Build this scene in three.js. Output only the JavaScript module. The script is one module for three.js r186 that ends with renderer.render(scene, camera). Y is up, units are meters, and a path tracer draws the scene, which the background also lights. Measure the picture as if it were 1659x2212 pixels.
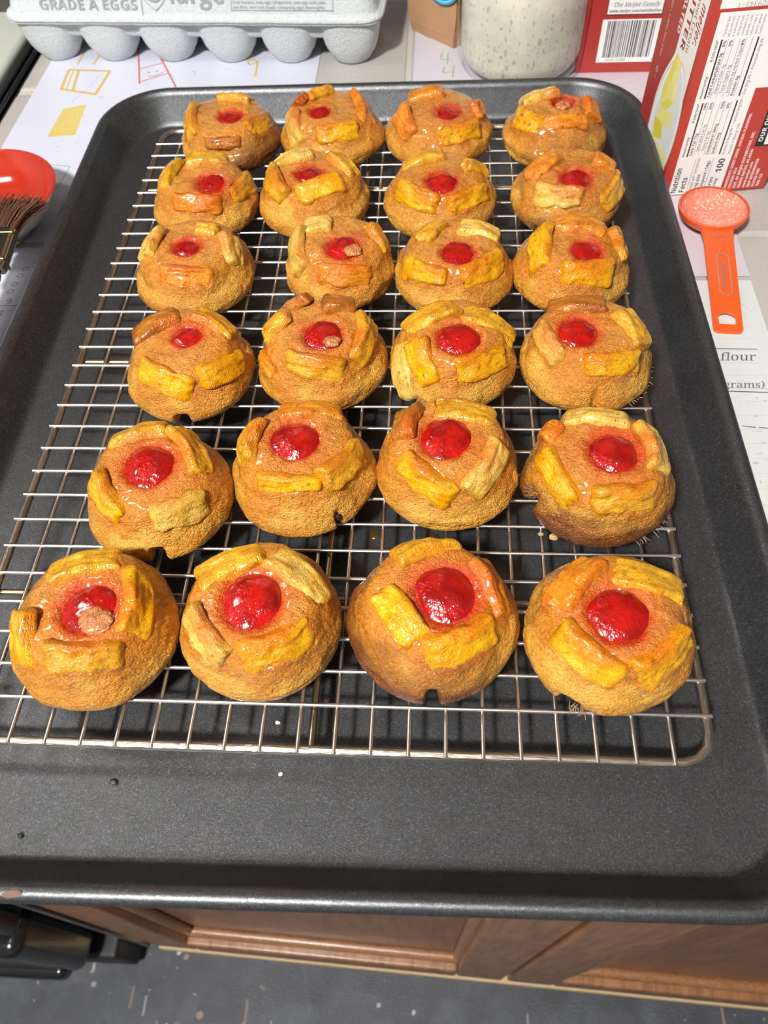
import * as THREE from 'three';
import { mergeGeometries, mergeVertices } from 'three/addons/utils/BufferGeometryUtils.js';
import { RoundedBoxGeometry } from 'three/addons/geometries/RoundedBoxGeometry.js';
import { ImprovedNoise } from 'three/addons/math/ImprovedNoise.js';

// ---------------------------------------------------------------- camera, light, exposure
const scene = new THREE.Scene();
scene.background = new THREE.Color(0x000000);
const camera = new THREE.PerspectiveCamera(67.22, 1659 / 2212, 0.01, 20);
camera.position.set(0.0425, 0.3126, 0.3044);
camera.rotation.set(-0.973, 0.1068, -0.073, 'YXZ');
camera.focus = 0.36;
camera.userData.fStop = 15;
scene.add(camera);
const renderer = new THREE.WebGLRenderer();
renderer.toneMapping = THREE.LinearToneMapping;
renderer.toneMappingExposure = 1.32;
renderer.shadowMap.enabled = true;
const LAMP = { x: -0.42, y: 1.34, z: 0.95, r: 0.08, cd: 8.8 };       // ceiling globe that makes the wire shadows
const HOOD = { x: -0.56, y: 0.70, z: -0.06, w: 0.24, d: 0.10, k: 9 };   // lens under the range hood above the stove

// ---------------------------------------------------------------- helpers
const V = (x, y, z) => new THREE.Vector3(x, y, z);
let seed_ = 12345;
const rnd = () => { seed_ = (seed_ * 1664525 + 1013904223) >>> 0; return seed_ / 4294967296; };
const reseed = (s) => { seed_ = (s * 2654435761) >>> 0; };
const imp = new ImprovedNoise();
const noise = (x, y, z) => imp.noise(x, y, z);
const clamp = THREE.MathUtils.clamp, lerp = THREE.MathUtils.lerp, smooth = THREE.MathUtils.smoothstep;
const S = (hex) => new THREE.Color(hex);
const used = {};
const numbered = (n) => { const k = used[n] = (used[n] ?? -1) + 1; return k ? n + '_' + String(k).padStart(3, '0') : n; };
function thing(name, label, category, pos = [0, 0, 0], turn = 0, group) {
  const o = new THREE.Group(); o.name = numbered(name); o.position.set(...pos); o.rotation.y = turn;
  o.userData = { label, category }; if (group) o.userData.group = group;
  scene.add(o); return o;
}
function part(name, geo, mat, parent, label) {
  const m = new THREE.Mesh(geo, mat); m.name = name; m.castShadow = m.receiveShadow = true;
  if (label) m.userData.label = label;
  parent.add(m); return m;
}
function solo(name, label, category, geo, mat, group) {
  const m = new THREE.Mesh(geo, mat); m.name = numbered(name); m.castShadow = m.receiveShadow = true;
  m.userData = { label, category }; if (group) m.userData.group = group;
  scene.add(m); return m;
}
function struct(name, geo, mat) {
  const m = new THREE.Mesh(geo, mat); m.name = name; m.castShadow = m.receiveShadow = true; m.userData = { kind: 'structure' };
  scene.add(m); return m;
}
const box = (w, h, d, x = 0, y = 0, z = 0) => new THREE.BoxGeometry(w, h, d).translate(x, y, z);
const rbox = (w, h, d, r, x = 0, y = 0, z = 0, s = 2) => new RoundedBoxGeometry(w, h, d, s, r).translate(x, y, z);
const tube = (pts, r, n = 40, k = 8, closed = false) => new THREE.TubeGeometry(new THREE.CatmullRomCurve3(pts, closed, 'centripetal'), n, r, k, closed);
const lathe = (pts, n = 64) => new THREE.LatheGeometry(pts.map(([a, b]) => new THREE.Vector2(a, b)), n);
const std = (o) => new THREE.MeshStandardMaterial(o);
const phy = (o) => new THREE.MeshPhysicalMaterial(o);
// world-planar uv in metres
function planarUV(g, a = 'x', b = 'z', k = 1) {
  const p = g.attributes.position, uv = new Float32Array(p.count * 2), get = { x: 'getX', y: 'getY', z: 'getZ' };
  for (let i = 0; i < p.count; i++) { uv[2 * i] = p[get[a]](i) * k; uv[2 * i + 1] = p[get[b]](i) * k; }
  g.setAttribute('uv', new THREE.BufferAttribute(uv, 2)); return g;
}
// tileable value-noise texture; f(u,v,n) with n(freq) in [0,1]
function noiseTex(size, fn, { srgb = false, seed = 1 } = {}) {
  const tables = {};
  const n = (u, v, f) => {
    const key = f; let t = tables[key];
    if (!t) { reseed(seed * 977 + f * 31 + 7); t = tables[key] = new Float32Array(f * f).map(() => rnd()); }
    const x = u * f, y = v * f, i = Math.floor(x), j = Math.floor(y); let a = x - i, b = y - j;
    a = a * a * (3 - 2 * a); b = b * b * (3 - 2 * b);
    const g = (p, q) => t[((q % f) + f) % f * f + ((p % f) + f) % f];
    return (g(i, j) * (1 - a) + g(i + 1, j) * a) * (1 - b) + (g(i, j + 1) * (1 - a) + g(i + 1, j + 1) * a) * b;
  };
  const d = new Uint8Array(size * size * 4);
  for (let y = 0; y < size; y++) for (let x = 0; x < size; x++) {
    const c = fn((x + 0.5) / size, (y + 0.5) / size, n), k = (y * size + x) * 4;
    const [r, g, b] = Array.isArray(c) ? c : [c, c, c];
    d[k] = clamp(r * 255, 0, 255); d[k + 1] = clamp(g * 255, 0, 255); d[k + 2] = clamp(b * 255, 0, 255); d[k + 3] = 255;
  }
  const t = new THREE.DataTexture(d, size, size); t.wrapS = t.wrapT = THREE.RepeatWrapping; t.magFilter = THREE.LinearFilter;
  t.minFilter = THREE.LinearMipmapLinearFilter; t.generateMipmaps = true; if (srgb) t.colorSpace = THREE.SRGBColorSpace; t.needsUpdate = true; return t;
}
const rep = (t, a, b = a) => { const c = t.clone(); c.repeat.set(a, b); c.needsUpdate = true; return c; };
function canvasTex(w, h, draw) {
  const c = document.createElement('canvas'); c.width = w; c.height = h; const g = c.getContext('2d'); draw(g, w, h);
  const t = new THREE.CanvasTexture(c); t.colorSpace = THREE.SRGBColorSpace; return t;
}
const grain = noiseTex(256, (u, v, n) => 0.35 * n(u, v, 24) + 0.35 * n(u, v, 64) + 0.3 * n(u, v, 128), { seed: 3 });
const fine = noiseTex(512, (u, v, n) => 0.25 * n(u, v, 96) + 0.75 * n(u, v, 256), { seed: 5 });
// ---------------------------------------------------------------- the room
const T = 0.06, RX0 = -1.7, RX1 = 1.9, RZ0 = -0.95, RZ1 = 2.4, FY = -0.9, CY = 1.6;
const wallMat = std({ color: S('#8d8c89'), roughness: 0.9, bumpMap: rep(grain, 6), bumpScale: 0.0006 });
const ceilMat = std({ color: S('#d2d0cb'), roughness: 0.95 });
const floorTex = canvasTex(2048, 1024, (g, w, h) => {
  g.fillStyle = '#3c4047'; g.fillRect(0, 0, w, h); reseed(41);
  for (let i = 0; i < 2600; i++) { const a = rnd() * 0.07; g.fillStyle = rnd() < 0.5 ? `rgba(150,160,175,${a})` : `rgba(20,20,24,${a * 2})`; g.beginPath(); g.ellipse(rnd() * w, rnd() * h, 3 + rnd() * 50, 2 + rnd() * 22, rnd() * 3, 0, 7); g.fill(); }
  for (let i = 0; i < 520; i++) {
    const x = rnd() * w, y = rnd() * h, s = 1.5 + rnd() * rnd() * 9, k = rnd();
    g.fillStyle = k < 0.45 ? '#8a7767' : k < 0.7 ? '#a79f95' : k < 0.85 ? '#c4c9ce' : '#5f5147'; g.globalAlpha = 0.45 + rnd() * 0.5;
    g.beginPath(); g.ellipse(x, y, s, s * (0.3 + rnd() * 0.9), rnd() * 3, 0, 7); g.fill();
    if (rnd() < 0.25) g.fillRect(x, y, 2 + rnd() * 3, 10 + rnd() * 30);
  }
  g.globalAlpha = 1;
});
floorTex.wrapS = floorTex.wrapT = THREE.RepeatWrapping; floorTex.repeat.set(1 / 1.6, 1 / 0.8);
struct('floor', planarUV(box(RX1 - RX0 + 2 * T, T, RZ1 - RZ0 + 2 * T, (RX0 + RX1) / 2, FY - T / 2, (RZ0 + RZ1) / 2)), std({ map: floorTex, roughness: 0.55, bumpMap: rep(grain, 20), bumpScale: 0.0006 }));
struct('ceiling', box(RX1 - RX0 + 2 * T, T, RZ1 - RZ0 + 2 * T, (RX0 + RX1) / 2, CY + T / 2, (RZ0 + RZ1) / 2), ceilMat);
struct('wall_back', box(RX1 - RX0 + 2 * T, CY - FY, T, (RX0 + RX1) / 2, (CY + FY) / 2, RZ0 - T / 2), wallMat);
struct('wall_front', box(RX1 - RX0 + 2 * T, CY - FY, T, (RX0 + RX1) / 2, (CY + FY) / 2, RZ1 + T / 2), wallMat);
struct('wall_left', box(T, CY - FY, RZ1 - RZ0, RX0 - T / 2, (CY + FY) / 2, (RZ0 + RZ1) / 2), wallMat);
struct('wall_right', box(T, CY - FY, RZ1 - RZ0, RX1 + T / 2, (CY + FY) / 2, (RZ0 + RZ1) / 2), wallMat);

// lamps of the room
{
  const t = thing('globe_lamp', 'frosted globe lamp under a white metal shade hanging from the ceiling', 'lamp', [LAMP.x, LAMP.y, LAMP.z]);
  part('rod', new THREE.CylinderGeometry(0.006, 0.006, CY - LAMP.y - 0.09, 12).translate(0, (CY - LAMP.y + 0.09) / 2, 0), std({ color: S('#8c8f92'), metalness: 0.9, roughness: 0.3 }), t);
  part('cap', new THREE.CylinderGeometry(0.03, 0.04, 0.02, 24).translate(0, 0.086, 0), std({ color: S('#8c8f92'), metalness: 0.9, roughness: 0.3 }), t);
  part('shade', lathe([[0.012, 0.096], [0.07, 0.093], [0.115, 0.075], [0.15, 0.04], [0.168, -0.006], [0.166, -0.006], [0.148, 0.039], [0.114, 0.072], [0.07, 0.09], [0.012, 0.093]], 48), std({ color: S('#e9e6df'), roughness: 0.6 }), t, 'white metal shade');
  part('globe', new THREE.SphereGeometry(LAMP.r, 32, 20), std({ color: 0xffffff, emissive: S('#fffdfb'), emissiveIntensity: 40, roughness: 0.5 }), t);
  const l = new THREE.PointLight(S('#fffdfb'), LAMP.cd, 0, 2); l.position.set(LAMP.x, LAMP.y, LAMP.z); l.castShadow = true; l.shadow.radius = 4; scene.add(l);
}
{
  const hm = std({ color: S('#2a2b2d'), roughness: 0.4 }), t = thing('range_hood', 'dark range hood with a lit lens hanging above the stove', 'range hood');
  const prof = new THREE.Shape(); prof.moveTo(0.25, 0); prof.lineTo(0.25, 0.05); prof.lineTo(0.02, 0.16); prof.lineTo(-0.25, 0.16); prof.lineTo(-0.25, 0); prof.closePath();
  part('canopy', new THREE.ExtrudeGeometry(prof, { depth: 0.72, bevelEnabled: false }).rotateY(-Math.PI / 2).translate(-0.34, HOOD.y + 0.02, HOOD.z), hm, t);
  part('duct', rbox(0.26, CY - HOOD.y - 0.19, 0.24, 0.006, -0.70, (CY + HOOD.y + 0.17) / 2, HOOD.z - 0.1), hm, t);
  part('lens', rbox(HOOD.w, 0.016, HOOD.d, 0.004, HOOD.x, HOOD.y + 0.011, HOOD.z), std({ color: 0xffffff, emissive: S('#fffaf2'), emissiveIntensity: 9, roughness: 0.5 }), t, 'lit milky lens');
  const l = new THREE.RectAreaLight(S('#fffaf2'), HOOD.k, HOOD.w, HOOD.d); l.position.set(HOOD.x, HOOD.y, HOOD.z); l.lookAt(HOOD.x, -2, HOOD.z); l.castShadow = true; scene.add(l);
}

// ---------------------------------------------------------------- tiled worktop
const CX0 = -0.298, CX1 = 1.3, CZ0 = -0.84, CZF = 0.236;
const tileMats = ['#b3aeaa', '#aeaaa7', '#b7b2ac'].map((c) => phy({ color: S(c), roughness: 0.28, clearcoat: 0.4, clearcoatRoughness: 0.2, bumpMap: rep(grain, 9), bumpScale: 0.0003 }));
const groutMat = std({ color: S('#bdb8b0'), roughness: 0.9, bumpMap: rep(grain, 30), bumpScale: 0.0004 });
{
  const t = thing('tiled_worktop', 'pale grey tiled kitchen worktop under the baking sheet and papers', 'worktop');
  part('slab', box(CX1 - CX0 - 0.004, 0.036, CZF - CZ0 - 0.004, (CX0 + CX1) / 2, -0.0195, (CZ0 + CZF) / 2), groutMat, t);
  const xs = [CX0 + 0.03, -0.17], zs = [];
  for (let x = 0.0195; x < CX1; x += 0.19) xs.push(x); xs.push(CX1);
  for (let z = -0.1234 - 0.19 * 4; z < CZF - 0.03; z += 0.19) zs.push(Math.max(z, CZ0)); zs.push(CZF - 0.025);
  const cache = {};
  for (let i = 0; i + 1 < xs.length; i++) for (let j = 0; j + 1 < zs.length; j++) {
    const w = xs[i + 1] - xs[i] - 0.004, d = zs[j + 1] - zs[j] - 0.004; if (w < 0.01 || d < 0.01) continue;
    const key = w.toFixed(3) + d.toFixed(3), g = cache[key] ??= planarUV(rbox(w, 0.008, d, 0.0016));
    part('tile', g, tileMats[(i * 7 + j * 5) % 3], t).position.set((xs[i] + xs[i + 1]) / 2, -0.0042 + ((i * 3 + j) % 3) * 0.00005, (zs[j] + zs[j + 1]) / 2);
  }
  for (let j = 0; j + 1 < zs.length; j++) { const d = zs[j + 1] - zs[j] - 0.003; part('edge_tile', planarUV(rbox(0.029, 0.034, d, 0.006)), tileMats[j % 3], t).position.set(CX0 + 0.0135, -0.0172, (zs[j] + zs[j + 1]) / 2); }
  for (let i = 0; i + 1 < xs.length; i++) { const w = xs[i + 1] - xs[i] - 0.003; part('edge_tile', planarUV(rbox(w, 0.034, 0.024, 0.006)), tileMats[i % 3], t).position.set((xs[i] + xs[i + 1]) / 2, -0.0172, CZF - 0.012); }
}
// ---------------------------------------------------------------- base cabinet below the worktop
const woodTex = (a, b, c, s) => noiseTex(512, (u, v, n) => {
  const q = 0.5 * n(u, v * 0.06 + 0.2, 64) + 0.3 * n(u, v * 0.1, 128) + 0.2 * n(u, v, 12), k = smooth(q, 0.25, 0.75), A = S(a), B = S(b);
  A.convertLinearToSRGB(); B.convertLinearToSRGB(); return [lerp(A.r, B.r, k), lerp(A.g, B.g, k), lerp(A.b, B.b, k)];
}, { srgb: true, seed: s });
const wt = woodTex('#6f4a2f', '#8d6240', 0, 9), wt2 = woodTex('#7c5434', '#9a6d47', 0, 10);
const woodV = phy({ map: rep(wt, 4), roughness: 0.42, clearcoat: 0.35, clearcoatRoughness: 0.3 });
const woodF = phy({ map: rep(wt2, 4), roughness: 0.4, clearcoat: 0.4, clearcoatRoughness: 0.25 });
{
  const t = thing('base_cabinet', 'brown wooden base cabinet with recessed panel doors under the worktop', 'cabinet', [-0.0102, FY, 0.2362], -0.043);
  const L0 = -0.31, L1 = 1.3, H = 0.86;   // local z = 0 is the front of the doors
  part('body', planarUV(box(L1 - L0, H - 0.02, 0.5, (L0 + L1) / 2, H / 2, -0.295), 'x', 'y'), woodV, t);
  part('base_strip', planarUV(rbox(L1 - L0, 0.022, 0.05, 0.003, (L0 + L1) / 2, 0.0112, -0.0245), 'x', 'y'), std({ color: S('#c9ad84'), roughness: 0.6 }), t, 'pale bare wood strip along the floor');
  part('face_frame', planarUV(mergeGeometries([box(L1 - L0, 0.06, 0.024, (L0 + L1) / 2, 0.06, -0.0345), box(0.045, H - 0.1, 0.024, L0 + 0.0225, H / 2 + 0.04, -0.0345), box(0.05, H - 0.1, 0.024, 0.155, H / 2 + 0.04, -0.0345)]), 'x', 'y'), woodF, t);
  const door = (x0, x1) => {
    const g = new THREE.Group(); g.name = 'door'; t.add(g); const y0 = 0.07, y1 = H - 0.06, s = 0.058, D = 0.022;
    const rail = (w, h, x, y) => part('frame_bar', planarUV(rbox(w, h, D, 0.004, x, y, -D / 2), 'x', 'y'), woodF, g);
    rail(s, y1 - y0, x0 + s / 2, (y0 + y1) / 2); rail(s, y1 - y0, x1 - s / 2, (y0 + y1) / 2);
    rail(x1 - x0 - 2 * s, s + 0.012, (x0 + x1) / 2, y0 + s / 2); rail(x1 - x0 - 2 * s, s, (x0 + x1) / 2, y1 - s / 2);
    part('panel', planarUV(box(x1 - x0 - 2 * s + 0.004, y1 - y0 - 2 * s + 0.004, 0.01, (x0 + x1) / 2, (y0 + y1) / 2, -0.026), 'x', 'y'), woodV, g);
    const mold = (pts) => part('moulding', tube(pts, 0.0075, 2, 8), woodF, g);
    const a = x0 + s, b = x1 - s, c = y0 + s + 0.006, e = y1 - s, z = -0.0165;
    mold([V(a, c, z), V((a + b) / 2, c, z), V(b, c, z)]); mold([V(a, c, z), V(a, (c + e) / 2, z), V(a, e, z)]); mold([V(b, c, z), V(b, (c + e) / 2, z), V(b, e, z)]);
  };
  door(-0.300, 0.1525); door(0.158, 0.62); door(0.626, 1.08);
}
{
  const t = thing('wall_cabinet', 'brown wooden wall cabinet mounted on the wall above the worktop', 'cabinet', [0.45, 0.46, RZ0 + 0.165]);
  part('body', planarUV(rbox(1.9, 1.12, 0.32, 0.004, 0, 0.56, 0), 'x', 'y'), woodV, t);
  for (let i = 0; i < 4; i++) { const d = part('door', planarUV(rbox(0.462, 1.08, 0.02, 0.004, -0.7125 + i * 0.475, 0.56, 0.17), 'x', 'y'), woodF, t); part('panel', planarUV(rbox(0.34, 0.94, 0.008, 0.003, -0.7125 + i * 0.475, 0.56, 0.182), 'x', 'y'), woodV, d); }
}
// ---------------------------------------------------------------- black stove beside the worktop
{
  const blk = phy({ color: S('#15161a'), roughness: 0.22, clearcoat: 0.5, clearcoatRoughness: 0.1 }), matt = std({ color: S('#1b1b1e'), roughness: 0.5 }), trim = std({ color: S('#8a8c8a'), metalness: 0.8, roughness: 0.35 });
  const t = thing('stove', 'black stove with a white top plate standing against the tiled worktop', 'stove', [0, 0, 0]);
  part('body', rbox(0.74, 0.855, 0.62, 0.006, -0.702, -0.4625, -0.095), matt, t);
  part('cooktop', rbox(0.71, 0.02, 0.66, 0.006, -0.682, -0.014, -0.14), phy({ color: S('#cfd4c8'), roughness: 0.25, clearcoat: 0.6, clearcoatRoughness: 0.1 }), t, 'white enamel top plate');
  part('side_channel', rbox(0.03, 0.012, 0.66, 0.003, -0.3175, -0.026, -0.14), matt, t, 'black channel along the worktop');
  for (let i = 0; i < 3; i++) part('side_ridge', rbox(0.005, 0.012, 0.63, 0.0022, -0.306 - i * 0.0085, -0.016, -0.14), i === 1 ? blk : matt, t);
  for (const [x, z] of [[-0.5, -0.28], [-0.5, 0.05], [-0.85, -0.28], [-0.85, 0.05]]) part('burner_ring', new THREE.TorusGeometry(0.08, 0.0015, 6, 48).rotateX(Math.PI / 2).translate(x, -0.0036, z), trim, t);
  part('oven_door', rbox(0.68, 0.42, 0.03, 0.008, -0.7, -0.33, 0.228), blk, t);
  part('storage_drawer', rbox(0.68, 0.2, 0.05, 0.014, -0.702, -0.655, 0.236), blk, t);
  part('drawer_lip', rbox(0.66, 0.03, 0.03, 0.01, -0.706, -0.735, 0.256), blk, t);
  part('kick_panel', rbox(0.7, 0.1, 0.035, 0.006, -0.692, -0.835, 0.226), matt, t);
  part('door_handle', new THREE.CapsuleGeometry(0.011, 0.56, 6, 14).rotateZ(Math.PI / 2).translate(-0.7, -0.16, 0.285), trim, t);
  for (const x of [-0.95, -0.45]) part('handle_post', rbox(0.02, 0.016, 0.05, 0.004, x, -0.16, 0.262), trim, t);
  part('corner_trim', rbox(0.006, 0.83, 0.008, 0.002, -0.336, -0.47, 0.218), trim, t);
}
// ---------------------------------------------------------------- dark baking sheet
function ringMesh(halfW, halfL, R, profile, nc = 14, ns = 6) {
  const pos = [], idx = [], loops = profile.map(([d, y]) => {
    const a = Math.max(halfW - d, 0.0005), b = Math.max(halfL - d, 0.0005), r = clamp(R - d, 0.0004, Math.min(a, b)), out = [];
    const corner = [[a - r, b - r, 0], [-(a - r), b - r, 1], [-(a - r), -(b - r), 2], [a - r, -(b - r), 3]];
    corner.forEach(([cx, cz, q], k) => {
      for (let i = 0; i <= nc; i++) { const t = (q + i / nc) * Math.PI / 2; out.push([cx + r * Math.cos(t), y, cz + r * Math.sin(t)]); }
      const [nx, nz, nq] = corner[(k + 1) % 4], t1 = (q + 1) * Math.PI / 2, p0 = [cx + r * Math.cos(t1), cz + r * Math.sin(t1)], p1 = [nx + r * Math.cos(nq * Math.PI / 2), nz + r * Math.sin(nq * Math.PI / 2)];
      for (let i = 1; i < ns; i++) out.push([lerp(p0[0], p1[0], i / ns), y, lerp(p0[1], p1[1], i / ns)]);
    });
    return out;
  });
  const n = loops[0].length; loops.forEach((l) => l.forEach((p) => pos.push(...p)));
  for (let j = 0; j + 1 < loops.length; j++) for (let i = 0; i < n; i++) {
    const a = j * n + i, b = j * n + (i + 1) % n, c = a + n, e = b + n; idx.push(a, b, c, b, e, c);
  }
  const g = new THREE.BufferGeometry(); g.setAttribute('position', new THREE.Float32BufferAttribute(pos, 3)); g.setIndex(idx); g.computeVertexNormals(); return g;
}
const PANY = 0.0015;
const panGrain = noiseTex(512, (u, v, n) => 0.5 * n(u, v, 128) + 0.5 * n(u, v, 256), { seed: 21 });
const panCol = noiseTex(1024, (u, v, n) => { const f = n(u, v, 512), s = n(u, v, 6) * 0.5 + n(u, v, 24) * 0.5, b = 0.93 + 0.1 * (s - 0.5) + 0.34 * (f - 0.5) + (f > 0.84 ? 0.16 : 0) ; const k = 0.62 * b; return [k, k, k * 1.01]; }, { srgb: true, seed: 22 });
const panMat = phy({ color: S('#919395'), map: rep(panCol, 1 / 0.17), metalness: 0.75, roughness: 0.38, bumpMap: rep(panGrain, 1 / 0.032), bumpScale: 0.00007 });
{
  const prof = [[0.1925, 0.0015], [0.1, 0.0015], [0.03, 0.0015], [0.022, 0.0015], [0.0193, 0.0016], [0.0178, 0.002], [0.0166, 0.0032], [0.0154, 0.0054], [0.0088, 0.0178], [0.0080, 0.0198], [0.0070, 0.0216], [0.0056, 0.0230], [0.0040, 0.0236], [0.0024, 0.0233],
    [0.0010, 0.0223], [0.0002, 0.0207], [0, 0.0192], [0.0004, 0.0176], [0.0014, 0.0163], [0.0028, 0.0158], [0.0042, 0.0162], [0.0052, 0.0174], [0.0066, 0.0196], [0.0090, 0.0165], [0.0166, 0.0024], [0.0186, 0.0006], [0.022, 0.0003], [0.05, 0.0003], [0.1925, 0.0003]];
  const t = thing('baking_sheet', 'large dark grey rimmed baking sheet carrying the cooling rack', 'baking sheet', [-0.003, 0, -0.001], 0.015);
  part('sheet', planarUV(ringMesh(0.1933, 0.2727, 0.048, prof.map(([a, b]) => [a, b]).reverse())), panMat, t);
  part('chipped_spot', new THREE.CircleGeometry(1, 14).scale(0.0036, 0.0013, 1).rotateX(-Math.PI / 2 + 0.35).rotateY(0.1).translate(-0.101, 0.02385, 0.2702), std({ color: S('#5d3d2e'), roughness: 0.7, side: THREE.DoubleSide }), t, 'brown worn spot on the rolled rim');
}
// ---------------------------------------------------------------- wire cooling rack
const sp = 0.0142, RXH = 10.5 * sp, RZF = 15.2 * sp, RZB = -0.2192, WT = 0.0009;
const stainTex = noiseTex(256, (u, v, n) => { const q = 0.5 * n(u, v, 12) + 0.5 * n(u, v, 48), k = smooth(q, 0.45, 0.8); return [0.93 - 0.16 * k, 0.92 - 0.20 * k, 0.91 - 0.26 * k]; }, { srgb: true, seed: 31 });
const wireMat = std({ color: S('#f4f3f1'), metalness: 1, roughness: 0.34, map: rep(stainTex, 4, 4) });
const railMat = std({ color: S('#cfc8be'), metalness: 1, roughness: 0.36, map: rep(stainTex, 14, 2), bumpMap: rep(grain, 6, 1), bumpScale: 0.0002 });
const barMat = std({ color: S('#b9b09a'), metalness: 1, roughness: 0.3, map: rep(stainTex, 6, 2) });
{
  const t = thing('cooling_rack', 'silver wire cooling rack standing in the dark baking sheet', 'cooling rack', [0, 0, 0]);
  const rc = 0.011, y0 = 0.0176, yS = 0.0188, pts = [];
  const cs = [[RXH - rc, RZF - rc, 0], [-(RXH - rc), RZF - rc, 1], [-(RXH - rc), RZB + rc, 2], [RXH - rc, RZB + rc, 3]];
  cs.forEach(([x, z, q], k) => {
    for (let i = 0; i <= 6; i++) { const a = (q + i / 6) * Math.PI / 2; pts.push(V(x + rc * Math.cos(a), lerp(q % 2 ? y0 : yS, q % 2 ? yS : y0, i / 6), z + rc * Math.sin(a))); }
    const n = cs[(k + 1) % 4], end = pts[pts.length - 1].clone(), a = n[2] * Math.PI / 2, s2 = V(n[0] + rc * Math.cos(a), end.y, n[1] + rc * Math.sin(a));
    for (let i = 1; i < 8; i++) pts.push(end.clone().lerp(s2, i / 8));
  });
  part('rail', tube(pts, 0.0019, 260, 10, true), railMat, t);
  const lg = new THREE.CylinderGeometry(WT, WT, RZF - RZB + 0.003, 8).rotateX(Math.PI / 2), tg = new THREE.CylinderGeometry(WT, WT, 2 * RXH + 0.004, 8).rotateZ(Math.PI / 2);
  for (let i = 1; i <= 20; i++) { const m = part('long_wire', lg, wireMat, t); m.position.set((i - 10.5) * sp + (noise(i * 0.7, 1, 2) * 0.0008), 0.0190, (RZF + RZB) / 2); }
  for (let j = 1; j <= 29; j++) { const m = part('cross_wire', tg, wireMat, t); m.position.set(0, 0.0205, (15 - j) * sp); m.rotation.y = noise(j * 0.9, 4, 7) * 0.004 + 0.002; }
  const zb = [0.1302 + 0.002, -0.0012 + 0.0, -0.1578];
  for (const z of [0.1501, 0.0079, -0.1504]) part('support_bar', new THREE.CylinderGeometry(0.0015, 0.0015, 2 * RXH, 10).rotateZ(Math.PI / 2).translate(0, 0.0164, z), barMat, t);
  part('support_bar', new THREE.CylinderGeometry(0.0015, 0.0015, RZF - RZB, 10).rotateX(Math.PI / 2).translate(-0.0022, 0.0164, (RZF + RZB) / 2), barMat, t);
  for (const x of [-0.1, 0.1]) for (const z of [0.1501, 0.0079, -0.1504]) part('foot', tube([V(x, 0.0165, z - 0.006), V(x, 0.006, z - 0.005), V(x, 0.0029, z), V(x, 0.006, z + 0.005), V(x, 0.0165, z + 0.006)], 0.0014, 20, 8), barMat, t);
}
const CAKES=[[-95.5,-188.5,33.7,26.0,4.4,3.8],[-27.2,-193.3,34.0,26.0,-6.0,6.1],[43.6,-193.5,35.5,26.0,5.8,8.7],[119.8,-188.0,33.3,26.0,4.1,-6.0],[-99.6,-118.0,32.3,27.0,8.8,9.4],[-31.9,-120.4,34.3,27.0,-0.7,3.7],[45.2,-118.1,34.3,27.0,1.2,10.3],[121.7,-120.8,33.3,27.0,2.2,10.7],[-93.7,-51.0,33.8,28.0,0.5,3.7],[-11.0,-55.6,31.5,28.0,3.8,9.3],[53.1,-51.1,32.9,28.0,2.1,10.0],[118.4,-51.9,31.7,28.0,4.7,9.4],[-82.2,25.7,32.3,30.0,3.9,-0.9],[-14.1,17.8,33.4,30.0,3.0,6.0],[52.7,17.7,31.9,30.0,1.9,8.1],[119.3,17.0,33.1,30.0,-6.9,4.2],[-81.0,105.6,33.0,31.0,1.7,0.7],[-16.7,90.8,33.7,31.0,-0.6,-0.1],[50.0,87.0,33.0,31.0,-1.5,2.2],[116.6,94.0,33.5,31.0,3.2,1.9],[-92.8,172.9,33.8,31.0,4.7,2.1],[-25.5,167.2,33.8,31.0,0.3,2.9],[44.0,165.7,34.2,31.0,5.2,0.3],[113.1,168.9,33.0,31.0,-0.8,3.9]];
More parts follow.
